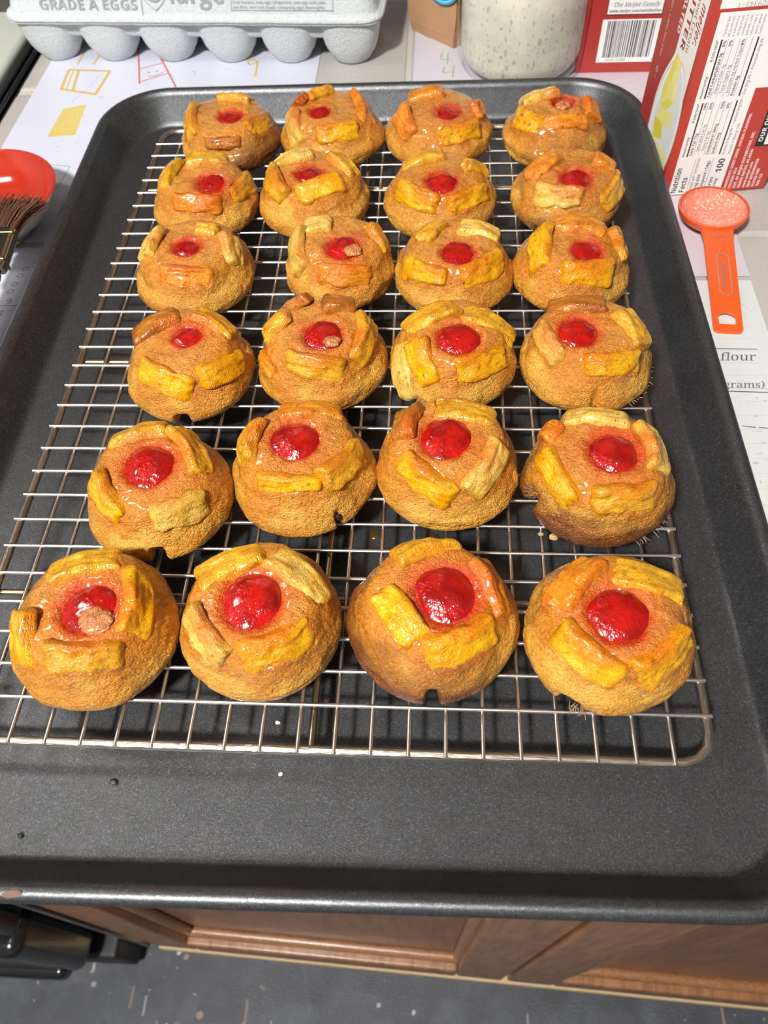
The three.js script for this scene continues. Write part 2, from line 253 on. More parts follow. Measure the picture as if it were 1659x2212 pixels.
const CHUNKS=[[0,-21.8,22.1,5.1,0.14,-0.17,0.97,-0.84,0.48,0.25,27,12.5,0],[0,4,24.4,-18.4,0.98,0.01,0.2,0.1,0.87,-0.48,22.6,12.5,0],[0,22.5,19.6,3.4,0.31,-0.25,-0.92,0.86,0.46,0.22,27,11.1,0],
[0,1.8,19.6,24.9,1,-0.01,-0.06,0.07,0.43,0.9,22.1,6.9,3],[1,-21.8,19.6,13.2,0.13,-0.38,0.92,-0.78,0.43,0.46,23.6,12.5,4],[1,6.4,21.3,22.5,0.97,-0.02,-0.26,0.24,0.44,0.87,25.9,10.7,1],
[1,-20.3,22.6,-9,0.84,0.13,0.52,-0.75,0.57,-0.34,14.3,10.2,3],[1,-8.9,24.8,-17.2,0.77,-0.08,-0.63,-0.23,0.85,-0.47,17.5,12.5,0],[1,20.7,23,-1.9,0.33,-0.14,0.93,0.81,0.58,-0.06,27,11.2,2],
[2,-20.8,21.9,13.3,0.23,-0.27,0.94,-0.76,0.44,0.48,21.1,12.5,2],[2,14.4,19.2,21.1,0.84,-0.08,-0.54,0.49,0.44,0.75,27,10.7,1],[2,-8.3,25.2,-12.7,0.99,0.04,-0.17,-0.16,0.98,-0.09,22.3,12.5,2],
[2,24.9,22.3,0.5,0.71,-0.61,0.35,0.87,0.49,0.03,11.1,12.5,2],[3,-19.5,22.8,9.6,0.57,0.2,0.8,-0.78,0.47,0.41,23.1,12.5,1],[3,3.4,24.4,16.1,0.99,-0.05,-0.12,0.1,0.89,0.45,27,9.9,2],
[3,20,24.5,2,0.25,-0.14,0.96,0.72,0.69,0.09,14.8,12.5,2],[3,-10.7,24.7,-14.6,0.97,0.07,-0.25,-0.25,0.92,-0.3,24.7,12.5,4],[4,-18.6,25,-1,-0.17,-0.04,0.99,-0.62,0.78,-0.04,24.3,11.9,0],
[4,2.1,25.8,-15,0.98,-0.08,-0.18,0.09,0.97,-0.21,24,12.5,0],[4,2,21.9,21.7,0.99,-0.1,0.01,0.08,0.44,0.89,27,9.9,2],[4,25.1,17.8,0.7,0.24,-0.26,-0.94,0.9,0.44,0.08,27,11,0],
[5,-20.5,24,8.8,0.45,-0.01,0.89,-0.8,0.48,0.37,27,12.5,0],[5,7.2,25.6,16.6,0.89,0.02,-0.46,0.21,0.84,0.5,27,12.2,1],[5,19,24.9,-6.5,0.74,-0.25,0.62,0.57,0.81,-0.15,19.8,12.5,0],
[5,-12.8,25.7,-13.1,0.94,0.08,-0.32,-0.27,0.94,-0.2,24.4,12.3,4],[6,-13.7,22.7,18.4,0.77,-0.02,0.64,-0.53,0.44,0.73,27,11.9,1],[6,16.6,20.7,17.5,0.75,-0.12,-0.65,0.6,0.44,0.67,27,10.7,1],
[6,-10.3,25.9,-12.1,0.93,0.06,-0.37,-0.19,0.98,-0.11,24.8,10.3,0],[6,20.7,23.7,-5.3,0.74,-0.51,-0.43,0.63,0.77,-0.13,18.4,8.6,0],[7,-15.8,25.7,-2.1,0.68,0.12,-0.73,-0.23,0.97,0.04,22.2,11.9,2],
[7,-8.6,22.2,20.9,0.94,0.12,0.31,-0.33,0.44,0.84,27,11.8,4],[7,24.6,17.1,10.2,-0.43,0.01,0.9,0.82,0.44,0.37,27,12.5,0],[7,19.4,25,-4.3,0.91,-0.38,0.16,0.53,0.84,-0.08,13.7,12.5,2],
[8,-20.1,26.3,-0.3,0.25,0.1,-0.96,-0.69,0.73,-0.01,18.7,12.5,4],[8,2.5,23.1,21.8,0.99,-0.12,0,0.1,0.45,0.89,27,9.9,2],[8,23.6,23.6,0.9,0.42,-0.43,0.8,0.88,0.47,0.04,17.1,12.5,4],
[8,9.4,27.3,-9.7,1,-0.03,0.09,0.05,1,-0.03,12.5,8,0],[9,-21.3,23.3,6,0.14,-0.25,0.96,-0.86,0.44,0.26,26,12.5,4],[9,5.6,20.2,22.2,0.98,-0.15,-0.14,0.21,0.44,0.87,27,11.5,2],
[9,21.7,23.6,-3.2,0.64,-0.56,0.52,0.86,0.5,-0.11,17.4,12.5,0],[9,-11.3,26.8,-10.4,0.99,0.14,0.02,-0.19,0.98,-0.11,15.5,12.5,4],[10,-11.4,27.2,-8.4,0.6,0,-0.8,-0.05,1,-0.04,18.7,8.3,0],
[10,-15.8,21.3,17.4,0.79,0.21,0.57,-0.59,0.44,0.68,27,10.8,1],[10,15.3,21.7,16,0.72,-0.1,-0.69,0.6,0.45,0.67,27,12.5,1],[10,13.7,25.7,-10.2,0.94,-0.28,0.19,0.21,0.97,-0.1,21.5,12.5,4],
[11,-18.6,25.4,3.7,-0.08,-0.17,0.98,-0.77,0.62,0.16,24.3,12.5,1],[11,4.4,23,20.8,0.98,-0.13,-0.15,0.17,0.44,0.88,27,12.5,1],[11,2.7,27.3,-11.3,0.97,-0,0.23,0.03,0.99,-0.14,27,12.5,2],
[11,22.3,23.2,-1.8,0.58,-0.59,0.56,0.89,0.46,-0.05,17.7,12.5,0],[12,-14.2,28.6,-9.4,0.83,0.09,-0.56,-0.29,0.95,-0.14,24.3,12.5,3],[12,14.9,27.2,-12.1,0.87,-0.32,0.38,0.5,0.78,-0.38,21.6,12.5,0],
[12,-3.9,23.8,22.1,0.91,-0.22,0.35,-0.16,0.44,0.88,27,12.4,1],[12,21.8,20.6,12,0.59,-0.3,-0.75,0.78,0.43,0.45,25.7,11.3,1],[13,-21.4,26.2,-3.5,0.71,0.58,-0.39,-0.74,0.66,-0.09,16.6,12.5,0],
[13,-12.5,28,-17.6,0.94,0.13,0.3,-0.47,0.64,-0.61,16.3,9,3],[13,8.7,28.6,-16.2,0.96,-0.14,-0.24,0.22,0.93,-0.31,15.5,12.5,3],[13,22.2,24.1,2.3,0.01,0.01,1,0.89,0.45,0.12,27,12.5,0],
[13,0,25.1,22,0.98,-0.16,0.14,-0.01,0.44,0.9,27,11.4,0],[13,-23.6,18.7,14.6,0.49,-0.02,0.87,-0.77,0.42,0.48,15.5,8.3,2],[14,-11.1,28.3,-7.8,0.88,0.14,-0.45,-0.21,0.98,-0.03,27,12.5,0],
[14,17.6,25.2,-5.6,0.79,-0.55,0.28,0.4,0.91,-0.06,27,12.5,0],[14,-14.5,23.7,17.5,0.28,-0.52,0.81,-0.56,0.49,0.67,21.9,12.4,1],[14,13.1,22.4,17.7,0.82,-0.18,-0.54,0.51,0.45,0.74,27,11.6,1],
[14,-23.8,14,13.8,0.16,-0.63,0.76,-0.78,0.43,0.45,26.8,12.5,4],[15,-5.7,27.9,-15.7,0.98,0.18,0.01,-0.11,0.96,-0.25,26.9,12.5,3],[15,-20.4,26.4,7.7,0.28,-0.06,0.96,-0.84,0.45,0.32,22,10,4],
[15,19,27.6,-0.6,0.47,-0.26,0.84,0.53,0.85,0.02,20.5,12.5,0],[15,8.5,25,20.2,0.93,-0.19,-0.31,0.32,0.44,0.84,27,10.8,1],[16,-7.3,29,-18,0.96,0.01,-0.27,-0.23,0.78,-0.59,25.2,12.5,0],
[16,17.4,28.2,-10.6,0.56,-0.07,0.83,0.69,0.59,-0.41,26.3,12.5,0],[16,-14,28.1,14.8,0.59,-0.13,0.8,-0.56,0.57,0.59,22.9,10.3,1],[16,16.8,23.1,18.1,0.8,-0.2,-0.57,0.61,0.43,0.67,22.9,12.5,4],
[17,4.1,27.7,-18.4,0.98,-0.22,-0.04,0.07,0.9,-0.44,27,12.5,2],[17,-20.6,28.6,0.1,-0.17,-0.11,0.98,-0.78,0.63,0,20.1,12.5,0],[17,-1.2,27.8,20.8,1,0.02,0.07,-0.05,0.52,0.85,26.2,7.8,1],
[17,20.8,25.9,9.8,0.52,-0.23,-0.82,0.8,0.43,0.41,25.9,12.5,0],[18,7.4,27.9,-13.6,0.96,-0.25,0.11,0.12,0.96,-0.25,27,12.5,0],[18,-18.2,29.3,-7.7,-0.12,0.1,0.99,-0.64,0.72,-0.28,20,12.5,3],
[18,-9.4,25.5,20.4,0.75,-0.28,0.6,-0.39,0.44,0.81,27,11.8,1],[18,16.1,26.5,15,-0.44,-0.27,0.86,0.66,0.45,0.61,24.7,12.5,4],[19,-1.2,28.1,-18.8,0.99,0.12,0.09,-0.01,0.88,-0.48,27,12.5,4],
[19,20.4,28.5,-3.1,0.17,-0.04,0.98,0.77,0.63,-0.11,24,12.5,4],[19,-20.4,25.2,11.1,0.36,-0.14,0.92,-0.79,0.44,0.43,25.9,10.4,1],[19,6,26.4,21.7,0.97,-0.14,-0.19,0.22,0.44,0.87,25.9,12,0],
[19,-20.9,26.8,-11.4,0.65,0.36,-0.67,-0.8,0.42,-0.43,10.3,11.7,2],[20,-2.8,28.8,-17.3,0.94,-0.1,-0.32,-0.08,0.92,-0.38,27,12.5,0],[20,21.3,26.7,-3.9,0.22,-0,0.97,0.86,0.48,-0.15,27,12.5,1],
[20,6.8,27.6,19.7,0.98,-0.19,-0.11,0.26,0.54,0.8,26.6,11,0],[20,-17.8,26.8,13.2,0.02,-0.48,0.88,-0.63,0.59,0.5,21,12.5,1],[21,-10.4,29.1,-12.8,0.88,0.11,-0.45,-0.19,0.95,-0.22,27,12.5,0],
[21,16.9,27.9,-9.3,0.75,-0.28,0.6,0.52,0.81,-0.27,27,12.5,4],[21,-16.2,26.8,15.6,0.6,-0.11,0.79,-0.64,0.45,0.62,23.6,12.5,4],[21,11.5,26.3,18.6,0.88,-0.09,-0.47,0.46,0.46,0.76,27,12.5,1],
[22,-3.2,27.6,-21.2,0.91,-0.22,-0.36,-0.13,0.68,-0.72,25.5,12.5,0],[22,21.9,27,-5.5,0.43,-0.23,0.87,0.85,0.49,-0.22,23.4,12.5,2],[22,-12.5,30,8.8,0.57,0.01,0.82,-0.13,0.99,0.09,23.4,11.9,1],
[22,10.6,27.9,17.7,0.87,-0.06,-0.49,0.41,0.59,0.7,27,12.5,1],[23,-15,29,-10.7,0.67,0.04,-0.74,-0.48,0.8,-0.35,25,12.5,2],[23,13.2,27.6,-12.1,0.89,-0.38,0.25,0.24,0.96,-0.15,26.4,12.5,0],
[23,-12.4,26.4,17.9,0.75,-0.13,0.65,-0.52,0.45,0.73,26.6,12.5,1],[23,15.8,25.1,16.5,0.7,-0.05,-0.71,0.61,0.44,0.66,26.4,12.5,1]];
// ---------------------------------------------------------------- the small upside-down cakes
const YT = 0.0214;
const spongeBump = noiseTex(512, (u, v, n) => { const q = 0.2 * n(u, v, 36) + 0.44 * n(u, v, 84) + 0.36 * n(u, v, 190); return clamp((q - 0.5) * 1.7 + 0.5, 0, 1); }, { seed: 51 });
const coatMap = noiseTex(256, (u, v, n) => { const q = 0.6 * n(u, v, 10) + 0.4 * n(u, v, 32); return clamp(smooth(v + (q - 0.5) * 0.42, 0.5, 0.72), 0.22, 1); }, { seed: 52 });
const coat1 = rep(coatMap, 1 / 0.21, 1 / 0.083); coat1.channel = 1;
const roughTex = noiseTex(256, (u, v, n) => { const q = 0.5 * n(u, v, 10) + 0.5 * n(u, v, 40), k = smooth(v + (q - 0.5) * 0.5, 0.46, 0.74); return lerp(0.42, 0.17, k); }, { seed: 53 }), rough1 = rep(roughTex, 1 / 0.21, 1 / 0.083); rough1.channel = 1;
const crumbTex = noiseTex(512, (u, v, n) => { const a = n(u, v, 40), b = n(u, v, 110), c = n(u, v, 220), p = smooth(b * 0.6 + c * 0.4, 0.62, 0.8), k = 0.84 + 0.15 * a + 0.12 * c - 0.18 * p; return [k, k * (0.98 - 0.05 * p), k * (0.96 - 0.14 * p)]; }, { srgb: true, seed: 57 });
const speckTex = noiseTex(512, (u, v, n) => { const b = n(u, v, 120), m = n(u, v, 7), p = b > 0.9 - 0.12 * m ? 0.5 : 0, f = 0.92 + 0.10 * n(u, v, 30); return [f * (1 - p * 0.75), f * (0.98 - p * 0.85), f * (0.95 - p * 0.9)]; }, { srgb: true, seed: 58 });
const spongeMat = phy({ vertexColors: true, map: rep(crumbTex, 1 / 0.05), roughness: 1, roughnessMap: rough1, clearcoat: 0.75, clearcoatMap: coat1, clearcoatRoughness: 0.1, bumpMap: rep(spongeBump, 1 / 0.042), bumpScale: 0.0005 });
const chunkMat = phy({ vertexColors: true, map: rep(speckTex, 1 / 0.03), roughness: 0.2, clearcoat: 0.5, clearcoatRoughness: 0.1, bumpMap: rep(spongeBump, 1 / 0.05, 1 / 0.03), bumpScale: 0.00028 });
const cherryMat = phy({ vertexColors: true, roughness: 0.22, clearcoat: 1, clearcoatRoughness: 0.09, bumpMap: rep(spongeBump, 1 / 0.09), bumpScale: 0.00025 });
const TONES = [['#e2ad2c', '#cb8e16'], ['#f0b60e', '#dc9508'], ['#e19426', '#cf7414'], ['#bd7a26', '#955214'], ['#e8c365', '#d5a63c']].map((p) => p.map(S));
const C_PALE = S('#e0aa48'), C_GOLD = S('#cc8b2d'), C_GLAZE = S('#cc862e'), C_TOP = S('#d09646'), C_BROWN = S('#6d3812'), C_DARK = S('#4b2412'), C_RED = S('#bd1408'), C_ORANGE = S('#c8560f');
const PROFILE = (R, H) => [[0, 0.0016], [0.5 * R, 0.0008], [0.80 * R, 0.0002], [0.935 * R, 0.0014], [0.995 * R, 0.0055], [0.985 * R, 0.0100], [0.90 * R, H * 0.54], [0.805 * R, H * 0.76], [0.715 * R, H * 0.90], [0.60 * R, H * 0.975], [0.44 * R, H * 0.998], [0.2 * R, H * 0.99], [0, H * 0.985]];
function makeSponge(i, R, H, chunks, cherry, f) {
  const NU = 248, NV = 136, curve = new THREE.CatmullRomCurve3(PROFILE(R, H).map(([r, y]) => V(r, y, 0)), false, 'centripetal');
  const line = curve.getSpacedPoints(NV), pos = new Float32Array((NU + 1) * (NV + 1) * 3), col = new Float32Array(pos.length), uv = new Float32Array((NU + 1) * (NV + 1) * 2), uv1 = new Float32Array((NU + 1) * (NV + 1) * 2), idx = [];
  const sx = i * 13.7 + 3.1, c = new THREE.Color(), len = curve.getLength();
  const N = (x, y, z, k) => noise(x * k + sx, y * k + sx * 0.3, z * k - sx);
  for (let v = 0; v <= NV; v++) {
    const p = line[v], q = line[Math.min(v + 1, NV)], o = line[Math.max(v - 1, 0)], tx = q.x - o.x, ty = q.y - o.y, tl = Math.hypot(tx, ty) || 1, nr = ty / tl, ny = -tx / tl;
    for (let u = 0; u <= NU; u++) {
      const th = (u % NU) / NU * Math.PI * 2, ca = Math.cos(th), sa = Math.sin(th), h = p.y / H, top = smooth(h, 0.86, 1.0) * smooth(R * 0.7 - p.x, 0, R * 0.2);
      let x = p.x * ca, z = p.x * sa, y = p.y;
      const above = smooth(p.y, 0.0012, 0.006) ;
      const outside = smooth(p.x, R * 0.3, R * 0.8);
      const wet = smooth(h + N(x, y, z, 34) * 0.25, 0.38, 0.6);
      let d = N(x, y, z, 42) * 0.0022 * outside * above + N(x, y, z, 130) * 0.0008 * above + N(x, y, z, 310) * lerp(0.00022, 0.00028, wet) * above + N(x, y, z, 560) * lerp(0.0002, 0.00012, wet);
      d -= 0.0008 * Math.max(0, N(x * 0.6, y * 2.2, z * 0.6, 110)) * above * outside;   // soft folds round the side
      // torn notches at the foot
      let torn = 0;
      for (const [a, w, dep, top_] of f.notch ?? []) { let da = th - a; da = Math.atan2(Math.sin(da), Math.cos(da)); const jag = N(x, y * 3, z, 260) * 0.3, g = Math.exp(-Math.pow(da / (w * (1 + jag)), 4)) * (1 - smooth(h, top_ * 0.55, top_)) * smooth(p.x, R * 0.45, R * 0.7); d -= dep * g; torn = Math.max(torn, g); }
      let px = x + nr * d * ca, pz = z + nr * d * sa, py = y + ny * d;
      // cherry hollow
      const cd = Math.hypot(px - cherry.x, pz - cherry.z), ct = smooth(h, 0.75, 0.97);
      py -= 0.0022 * Math.exp(-Math.pow(cd / (cherry.r * 1.0), 4)) * ct; py += 0.0007 * Math.exp(-Math.pow((cd - cherry.r * 1.25) / 0.003, 2)) * ct;
      // bedding of the fruit
      let near = 0;
      for (const k of chunks) {
        const rx = px - k.c.x, ry = py - k.c.y, rz = pz - k.c.z;
        const a = rx * k.l.x + ry * k.l.y + rz * k.l.z, b = rx * k.w.x + ry * k.w.y + rz * k.w.z, e = rx * k.n.x + ry * k.n.y + rz * k.n.z + k.bend * a * a;
        if (Math.abs(e) > 0.012) continue;
        const jj = N(px, py, pz, 200) * 0.0014, ox = Math.max(0, Math.abs(a) - k.L / 2 + 0.0026 + jj), oz = Math.max(0, Math.abs(b) - k.W / 2 + 0.0024 + jj), out = Math.hypot(ox, oz), inn = 1 - smooth(out, 0, 0.0016);
        near = Math.max(near, 1 - smooth(out, 0.001, 0.0065));
        const want = -0.0006, push = inn > 0 && e > want ? (want - e) * inn : 0, collar = 0.0002 * Math.exp(-Math.pow((out - 0.0026) / 0.0016, 2)) * above;
        px += k.n.x * (push + collar); py += k.n.y * (push + collar); pz += k.n.z * (push + collar);
      }
      if (py < 0) py = 0;
      const id = v * (NU + 1) + u; pos.set([px, py, pz], id * 3); uv1.set([(u === NU ? Math.PI * 2 : th) * R, v / NV * len], id * 2); uv.set([px + i * 0.013, pz - 0.8 * py], id * 2);
      // colour of crumb, crust, syrup and dye
      const n1 = N(px, py, pz, 90), n2 = N(px, py, pz, 260), n3 = N(px, py, pz, 34);
      c.copy(C_PALE).lerp(C_GOLD, clamp(0.5 + n1 * 1.0 + n3 * 0.9, 0, 1));
      c.lerp(C_GLAZE, clamp(smooth(h + n1 * 0.35 + n3 * 0.22, 0.42, 0.72), 0, 0.9));
      c.lerp(C_TOP, top * clamp(0.75 + n2 * 0.6, 0, 1) * 0.85);
      c.lerp(S_ORANGE(n2), near * 0.75 * clamp(0.8 + n1, 0, 1) * smooth(h, 0.25, 0.55));
      const brown = f.brown ?? 0.25, bd = f.browndir === undefined ? 1 : clamp(0.5 + 0.75 * Math.cos(th - f.browndir) + n3 * 0.4, 0, 1);
      c.lerp(C_BROWN, clamp((1 - smooth(p.y + n1 * 0.006 + n3 * 0.004, 0.001, 0.005 + 0.019 * brown)) * brown * bd * 1.7, 0, 0.95) * outside);
      if (brown > 0.6) c.lerp(C_DARK, clamp((1 - smooth(p.y + n2 * 0.004 + n1 * 0.003, 0.0012, 0.0062)) * bd * 0.75, 0, 1) * outside);
      if (f.toast) c.lerp(C_BROWN, clamp(f.toast * (0.5 + n3 * 1.6 + n1) * clamp(0.3 + Math.cos(th - f.browndir), 0, 1) * smooth(h, 0.1, 0.4) * (1 - smooth(h, 0.8, 0.95)), 0, 0.8));
      const da = Math.atan2(pz - cherry.z, px - cherry.x), spread = cherry.bleed * (1 + 0.35 * noise(Math.cos(da) * 1.3 + sx, Math.sin(da) * 1.3, 2));
      const dye = (1 - smooth(cd + n2 * 0.0016, cherry.r * 0.85, cherry.r + spread)) * ct; c.lerp(C_RED, clamp(dye * 0.95, 0, 1));
      const far = (1 - smooth(cd + n1 * 0.003, cherry.r, cherry.r + spread * 2.2 + 0.004)) * smooth(h, 0.6, 0.9); c.lerp(C_ORANGE, far * cherry.glow * (1 - dye * 0.6));
      if (torn > 0.3) c.lerp(C_PALE, 0.35 * torn);
      col.set([c.r, c.g, c.b], id * 3);
      if (u < NU && v < NV) { const a = id, b = id + 1, e = id + NU + 1; idx.push(a, e, b, b, e, e + 1); }
    }
  }
  const g = new THREE.BufferGeometry(); g.setAttribute('position', new THREE.BufferAttribute(pos, 3)); g.setAttribute('color', new THREE.BufferAttribute(col, 3)); g.setAttribute('uv', new THREE.BufferAttribute(uv, 2)); g.setAttribute('uv1', new THREE.BufferAttribute(uv1, 2)); g.setIndex(idx); g.computeVertexNormals();
  const nn = g.attributes.normal;   // close the seam
  for (let v = 0; v <= NV; v++) { const a = v * (NU + 1), b = a + NU, s = V(nn.getX(a) + nn.getX(b), nn.getY(a) + nn.getY(b), nn.getZ(a) + nn.getZ(b)).normalize(); nn.setXYZ(a, s.x, s.y, s.z); nn.setXYZ(b, s.x, s.y, s.z); }
  return g;
}
const so_ = new THREE.Color(), so2_ = S('#b95c12'), S_ORANGE = (n) => so_.copy(C_GLAZE).lerp(so2_, clamp(0.5 + n, 0, 1));
function makeChunk(k, seed) {
  let g = new THREE.BoxGeometry(k.L, k.T, k.W, 34, 8, 16); g.deleteAttribute('uv'); g.deleteAttribute('normal'); g = mergeVertices(g, 1e-7);
  const p = g.attributes.position, n = p.count, col = new Float32Array(n * 3), uv = new Float32Array(n * 2), r = Math.min(k.T, k.W) * 0.36, c = new THREE.Color(), q = V(), pt = V();
  const [A, B] = TONES[k.tone], hx = k.L / 2 - r, hy = k.T / 2 - r, hz = k.W / 2 - r, taper = (noise(seed * 1.7, 2, 3)) * 0.9, skew = noise(seed * 2.3, 8, 1) * 0.5;
  for (let i = 0; i < n; i++) {
    pt.fromBufferAttribute(p, i); q.set(clamp(pt.x, -hx, hx), clamp(pt.y, -hy, hy), clamp(pt.z, -hz, hz)); const off = pt.clone().sub(q);
    pt.copy(q).add(off.setLength(Math.min(off.length(), r)));
    const a = pt.x / (k.L / 2), b = pt.z / (k.W / 2);
    pt.z *= 1 + taper * a * 0.5; pt.x += skew * pt.z * 0.5;
    const s = seed * 5.1, n1 = noise(pt.x * 160 + s, pt.y * 160, pt.z * 160 - s), n2 = noise(pt.x * 130 + s, pt.y * 500, pt.z * 620 - s), n3 = noise(pt.x * 420, pt.y * 420 + s, pt.z * 420);
    const up = smooth(pt.y, -k.T * 0.2, k.T * 0.35);
    pt.y += up * (n1 * 0.0012 + n2 * 0.0006 + n3 * 0.00016); pt.z += n1 * 0.0012; pt.x += noise(pt.z * 260 + s, pt.y * 260, s) * 0.0011 * Math.abs(a);
    pt.y -= k.bend * pt.x * pt.x;
    p.setXYZ(i, pt.x, pt.y, pt.z); uv.set([pt.x, pt.z + pt.y], i * 2);
    c.copy(A).lerp(B, clamp(0.35 + n1 * 0.9 + n2 * 0.5 + Math.pow(Math.abs(a), 5) * 0.5 + Math.pow(Math.abs(b), 5) * 0.35, 0, 1));
    if (n3 > 0.42) c.lerp(C_BROWN, clamp((n3 - 0.42) * 3.2, 0, 0.6));
    const rd = k.red ? clamp((1 - smooth(Math.hypot(pt.x - k.red.x, pt.z - k.red.z) + n1 * 0.002, 0.007, 0.0165)), 0, 1) : 0; c.lerp(C_ORANGE, rd * 0.4); c.lerp(C_RED, rd * rd * 0.25);
    col.set([c.r, c.g, c.b], i * 3);
  }
  g.setAttribute('color', new THREE.BufferAttribute(col, 3)); g.setAttribute('uv', new THREE.BufferAttribute(uv, 2)); g.computeVertexNormals(); return g;
}
function blob(rx, ry, rz, seed, amp, A, B) {
  let g = new THREE.SphereGeometry(1, 40, 28); const p = g.attributes.position, n = p.count, col = new Float32Array(n * 3), uv = new Float32Array(n * 2), c = new THREE.Color(), v = V();
  for (let i = 0; i < n; i++) {
    v.fromBufferAttribute(p, i); const n1 = noise(v.x * 1.6 + seed, v.y * 1.6, v.z * 1.6 - seed), n2 = noise(v.x * 4 + seed, v.y * 4, v.z * 4), k = 1 + amp * (n1 * 0.8 + n2 * 0.3);
    p.setXYZ(i, v.x * rx * k, v.y * ry * k, v.z * rz * k); uv.set([v.x * rx, v.z * rz], i * 2);
    c.copy(A).lerp(B, clamp(0.5 + n1 * 0.9 + n2 * 0.6, 0, 1)); col.set([c.r, c.g, c.b], i * 3);
  }
  g.setAttribute('color', new THREE.BufferAttribute(col, 3)); g.setAttribute('uv', new THREE.BufferAttribute(uv, 2)); g.computeVertexNormals(); return g;
}
const CH_A = S('#a30704'), CH_B = S('#7e0302'), CH_L = S('#b00b05'), CRUMB = S('#c98a50'), CRUMB2 = S('#b86c42');
// per cake: cherry radius (mm), how far it stands out, dye bleed (mm), browning, torn notches [angle, width, depth, height share], crumb flaps over the cherry
const P2 = Math.PI / 2;   // angle of the side that faces the kitchen (z+)
const FEAT = [
  { cr: 7.5, out: -0.6, bl: 3, brown: 0.9, browndir: 0.3, toast: 0.5 }, { cr: 6.2, out: -0.3, bl: 3.5, brown: 0.2 }, { cr: 7, out: -0.7, bl: 6, brown: 0.35, browndir: 0.2 }, { cr: 6.5, out: -2.2, bl: 4, brown: 0.6, browndir: 0.6, toast: 0.6, flap: [[-0.5, 2.5, 5.2, 4.2]] },
  { cr: 8, out: 0.2, bl: 5, brown: 0.2 }, { cr: 7.4, out: 0.5, bl: 4, brown: 0.25 }, { cr: 8.2, out: 0.6, bl: 5, brown: 0.5, browndir: 0.2 }, { cr: 8.2, out: 0.4, bl: 6, brown: 0.7, browndir: 0.9 },
  { cr: 6.8, out: -0.5, bl: 5, brown: 0.45, browndir: 3.0 }, { cr: 8.3, out: 1.0, bl: 5, brown: 0.25, flap: [[6.0, 3.2, 5.0, 4.0]] }, { cr: 8, out: 0.7, bl: 4, brown: 0.15 }, { cr: 7.5, out: 0.4, bl: 4, brown: 0.15 },
  { cr: 6.2, out: 1.0, bl: 5, brown: 0.15, notch: [[P2 - 0.05, 0.11, 0.005, 0.35]] }, { cr: 8.6, out: 1.4, bl: 3, brown: 0.2, flap: [[5.0, 5.5, 4.2, 3.2]] }, { cr: 9.3, out: 1.4, bl: 3, brown: 0.15, notch: [[P2 + 0.75, 0.12, 0.003, 0.4]] }, { cr: 8.6, out: 1.2, bl: 4, brown: 0.25, notch: [[P2 - 0.05, 0.06, 0.003, 0.6]] },
  { cr: 9.6, out: 2.2, bl: 6, brown: 0.12, notch: [[P2 - 0.18, 0.10, 0.010, 0.42]] }, { cr: 9.4, out: 1.8, bl: 4, brown: 0.25, notch: [[P2 - 0.62, 0.045, 0.005, 0.5]] }, { cr: 9.8, out: 2.0, bl: 3, brown: 0.1 }, { cr: 8.8, out: 1.6, bl: 8, brown: 0.95, browndir: P2 + 0.4, notch: [[Math.PI - 0.35, 0.14, 0.007, 0.55]] },
  { cr: 9.6, out: 1.0, bl: 6, brown: 0.2, flap: [[5.2, 5.4, 6.6, 5.6]] }, { cr: 10.6, out: 1.8, bl: 5, brown: 0.15 }, { cr: 10.6, out: 1.8, bl: 8, brown: 1.0, browndir: P2 + 0.75, toast: 0.35, notch: [[P2 - 0.02, 0.075, 0.009, 0.5]] }, { cr: 9.8, out: 1.6, bl: 6, brown: 0.35, browndir: P2 - 0.3, notch: [[P2 + 0.55, 0.13, 0.008, 0.32]] },
];
const LABELS = [
  'cake with a flat dark cherry, row along the egg carton, end by the red bowl', 'cake with pale wedge and small cherry, row along the egg carton, second from red bowl', 'smooth cake with sunken cherry, row by the glass jar, beside the torn one', 'browned cake with its cherry torn out, rack corner by the butter boxes',
  'cake with four yellow wedges, second row from egg carton, bowl end', 'cake with glossy cherry and bright front wedge, second row from egg carton, second from bowl', 'cake with two slanted front wedges, second row from the jar, second from butter boxes', 'cake with pale orange wedge under cherry, second row from jar, butter box end',
  'cake with one orange wedge below a flat cherry, third row, red bowl end', 'cake with a crumb flap over its cherry, third row from egg carton, second from bowl', 'cake with a stick-like yellow wedge at back, third row from jar, second from spoon', 'cake with bright upright yellow wedge, third row from jar, orange spoon end',
  'cake with small round cherry and notched foot, fourth row from egg carton, bowl side', 'cake with crumb blob on its cherry, fourth row from egg carton, second from bowl side', 'cake with bulging pale wedge at its side, fourth row from jar, second from recipe', 'cake with brown wedge behind the cherry, fourth row from jar, recipe paper end',
  'cake with large round cherry and torn foot, second row from cabinet side, touching corner cake', 'cake with small black hole low in its side, second row from cabinet side', 'clean golden cake with glossy cherry and crossed yellow wedges, second row from cabinet side', 'cake with dark burnt foot and torn flank, second row from cabinet side, recipe end',
  'cake with upright yellow wedge and half covered cherry, row nearest cabinets, bowl-side corner', 'pale-footed cake with round cherry in a square of wedges, row nearest cabinets', 'cake with burnt lower edge and split foot, row nearest cabinets', 'orange-red glazed cake with torn foot, row nearest cabinets, recipe-side corner',
];
const FRINGE = { 15: [[0.25, 0.5, 22], [0.75, 0.4, 12]], 19: [[0.75, 0.7, 22]], 23: [[P2 + 0.45, 0.25, 14], [-0.1, 0.2, 6]] }, fringeMat = std({ color: S('#94805f'), roughness: 0.7 });
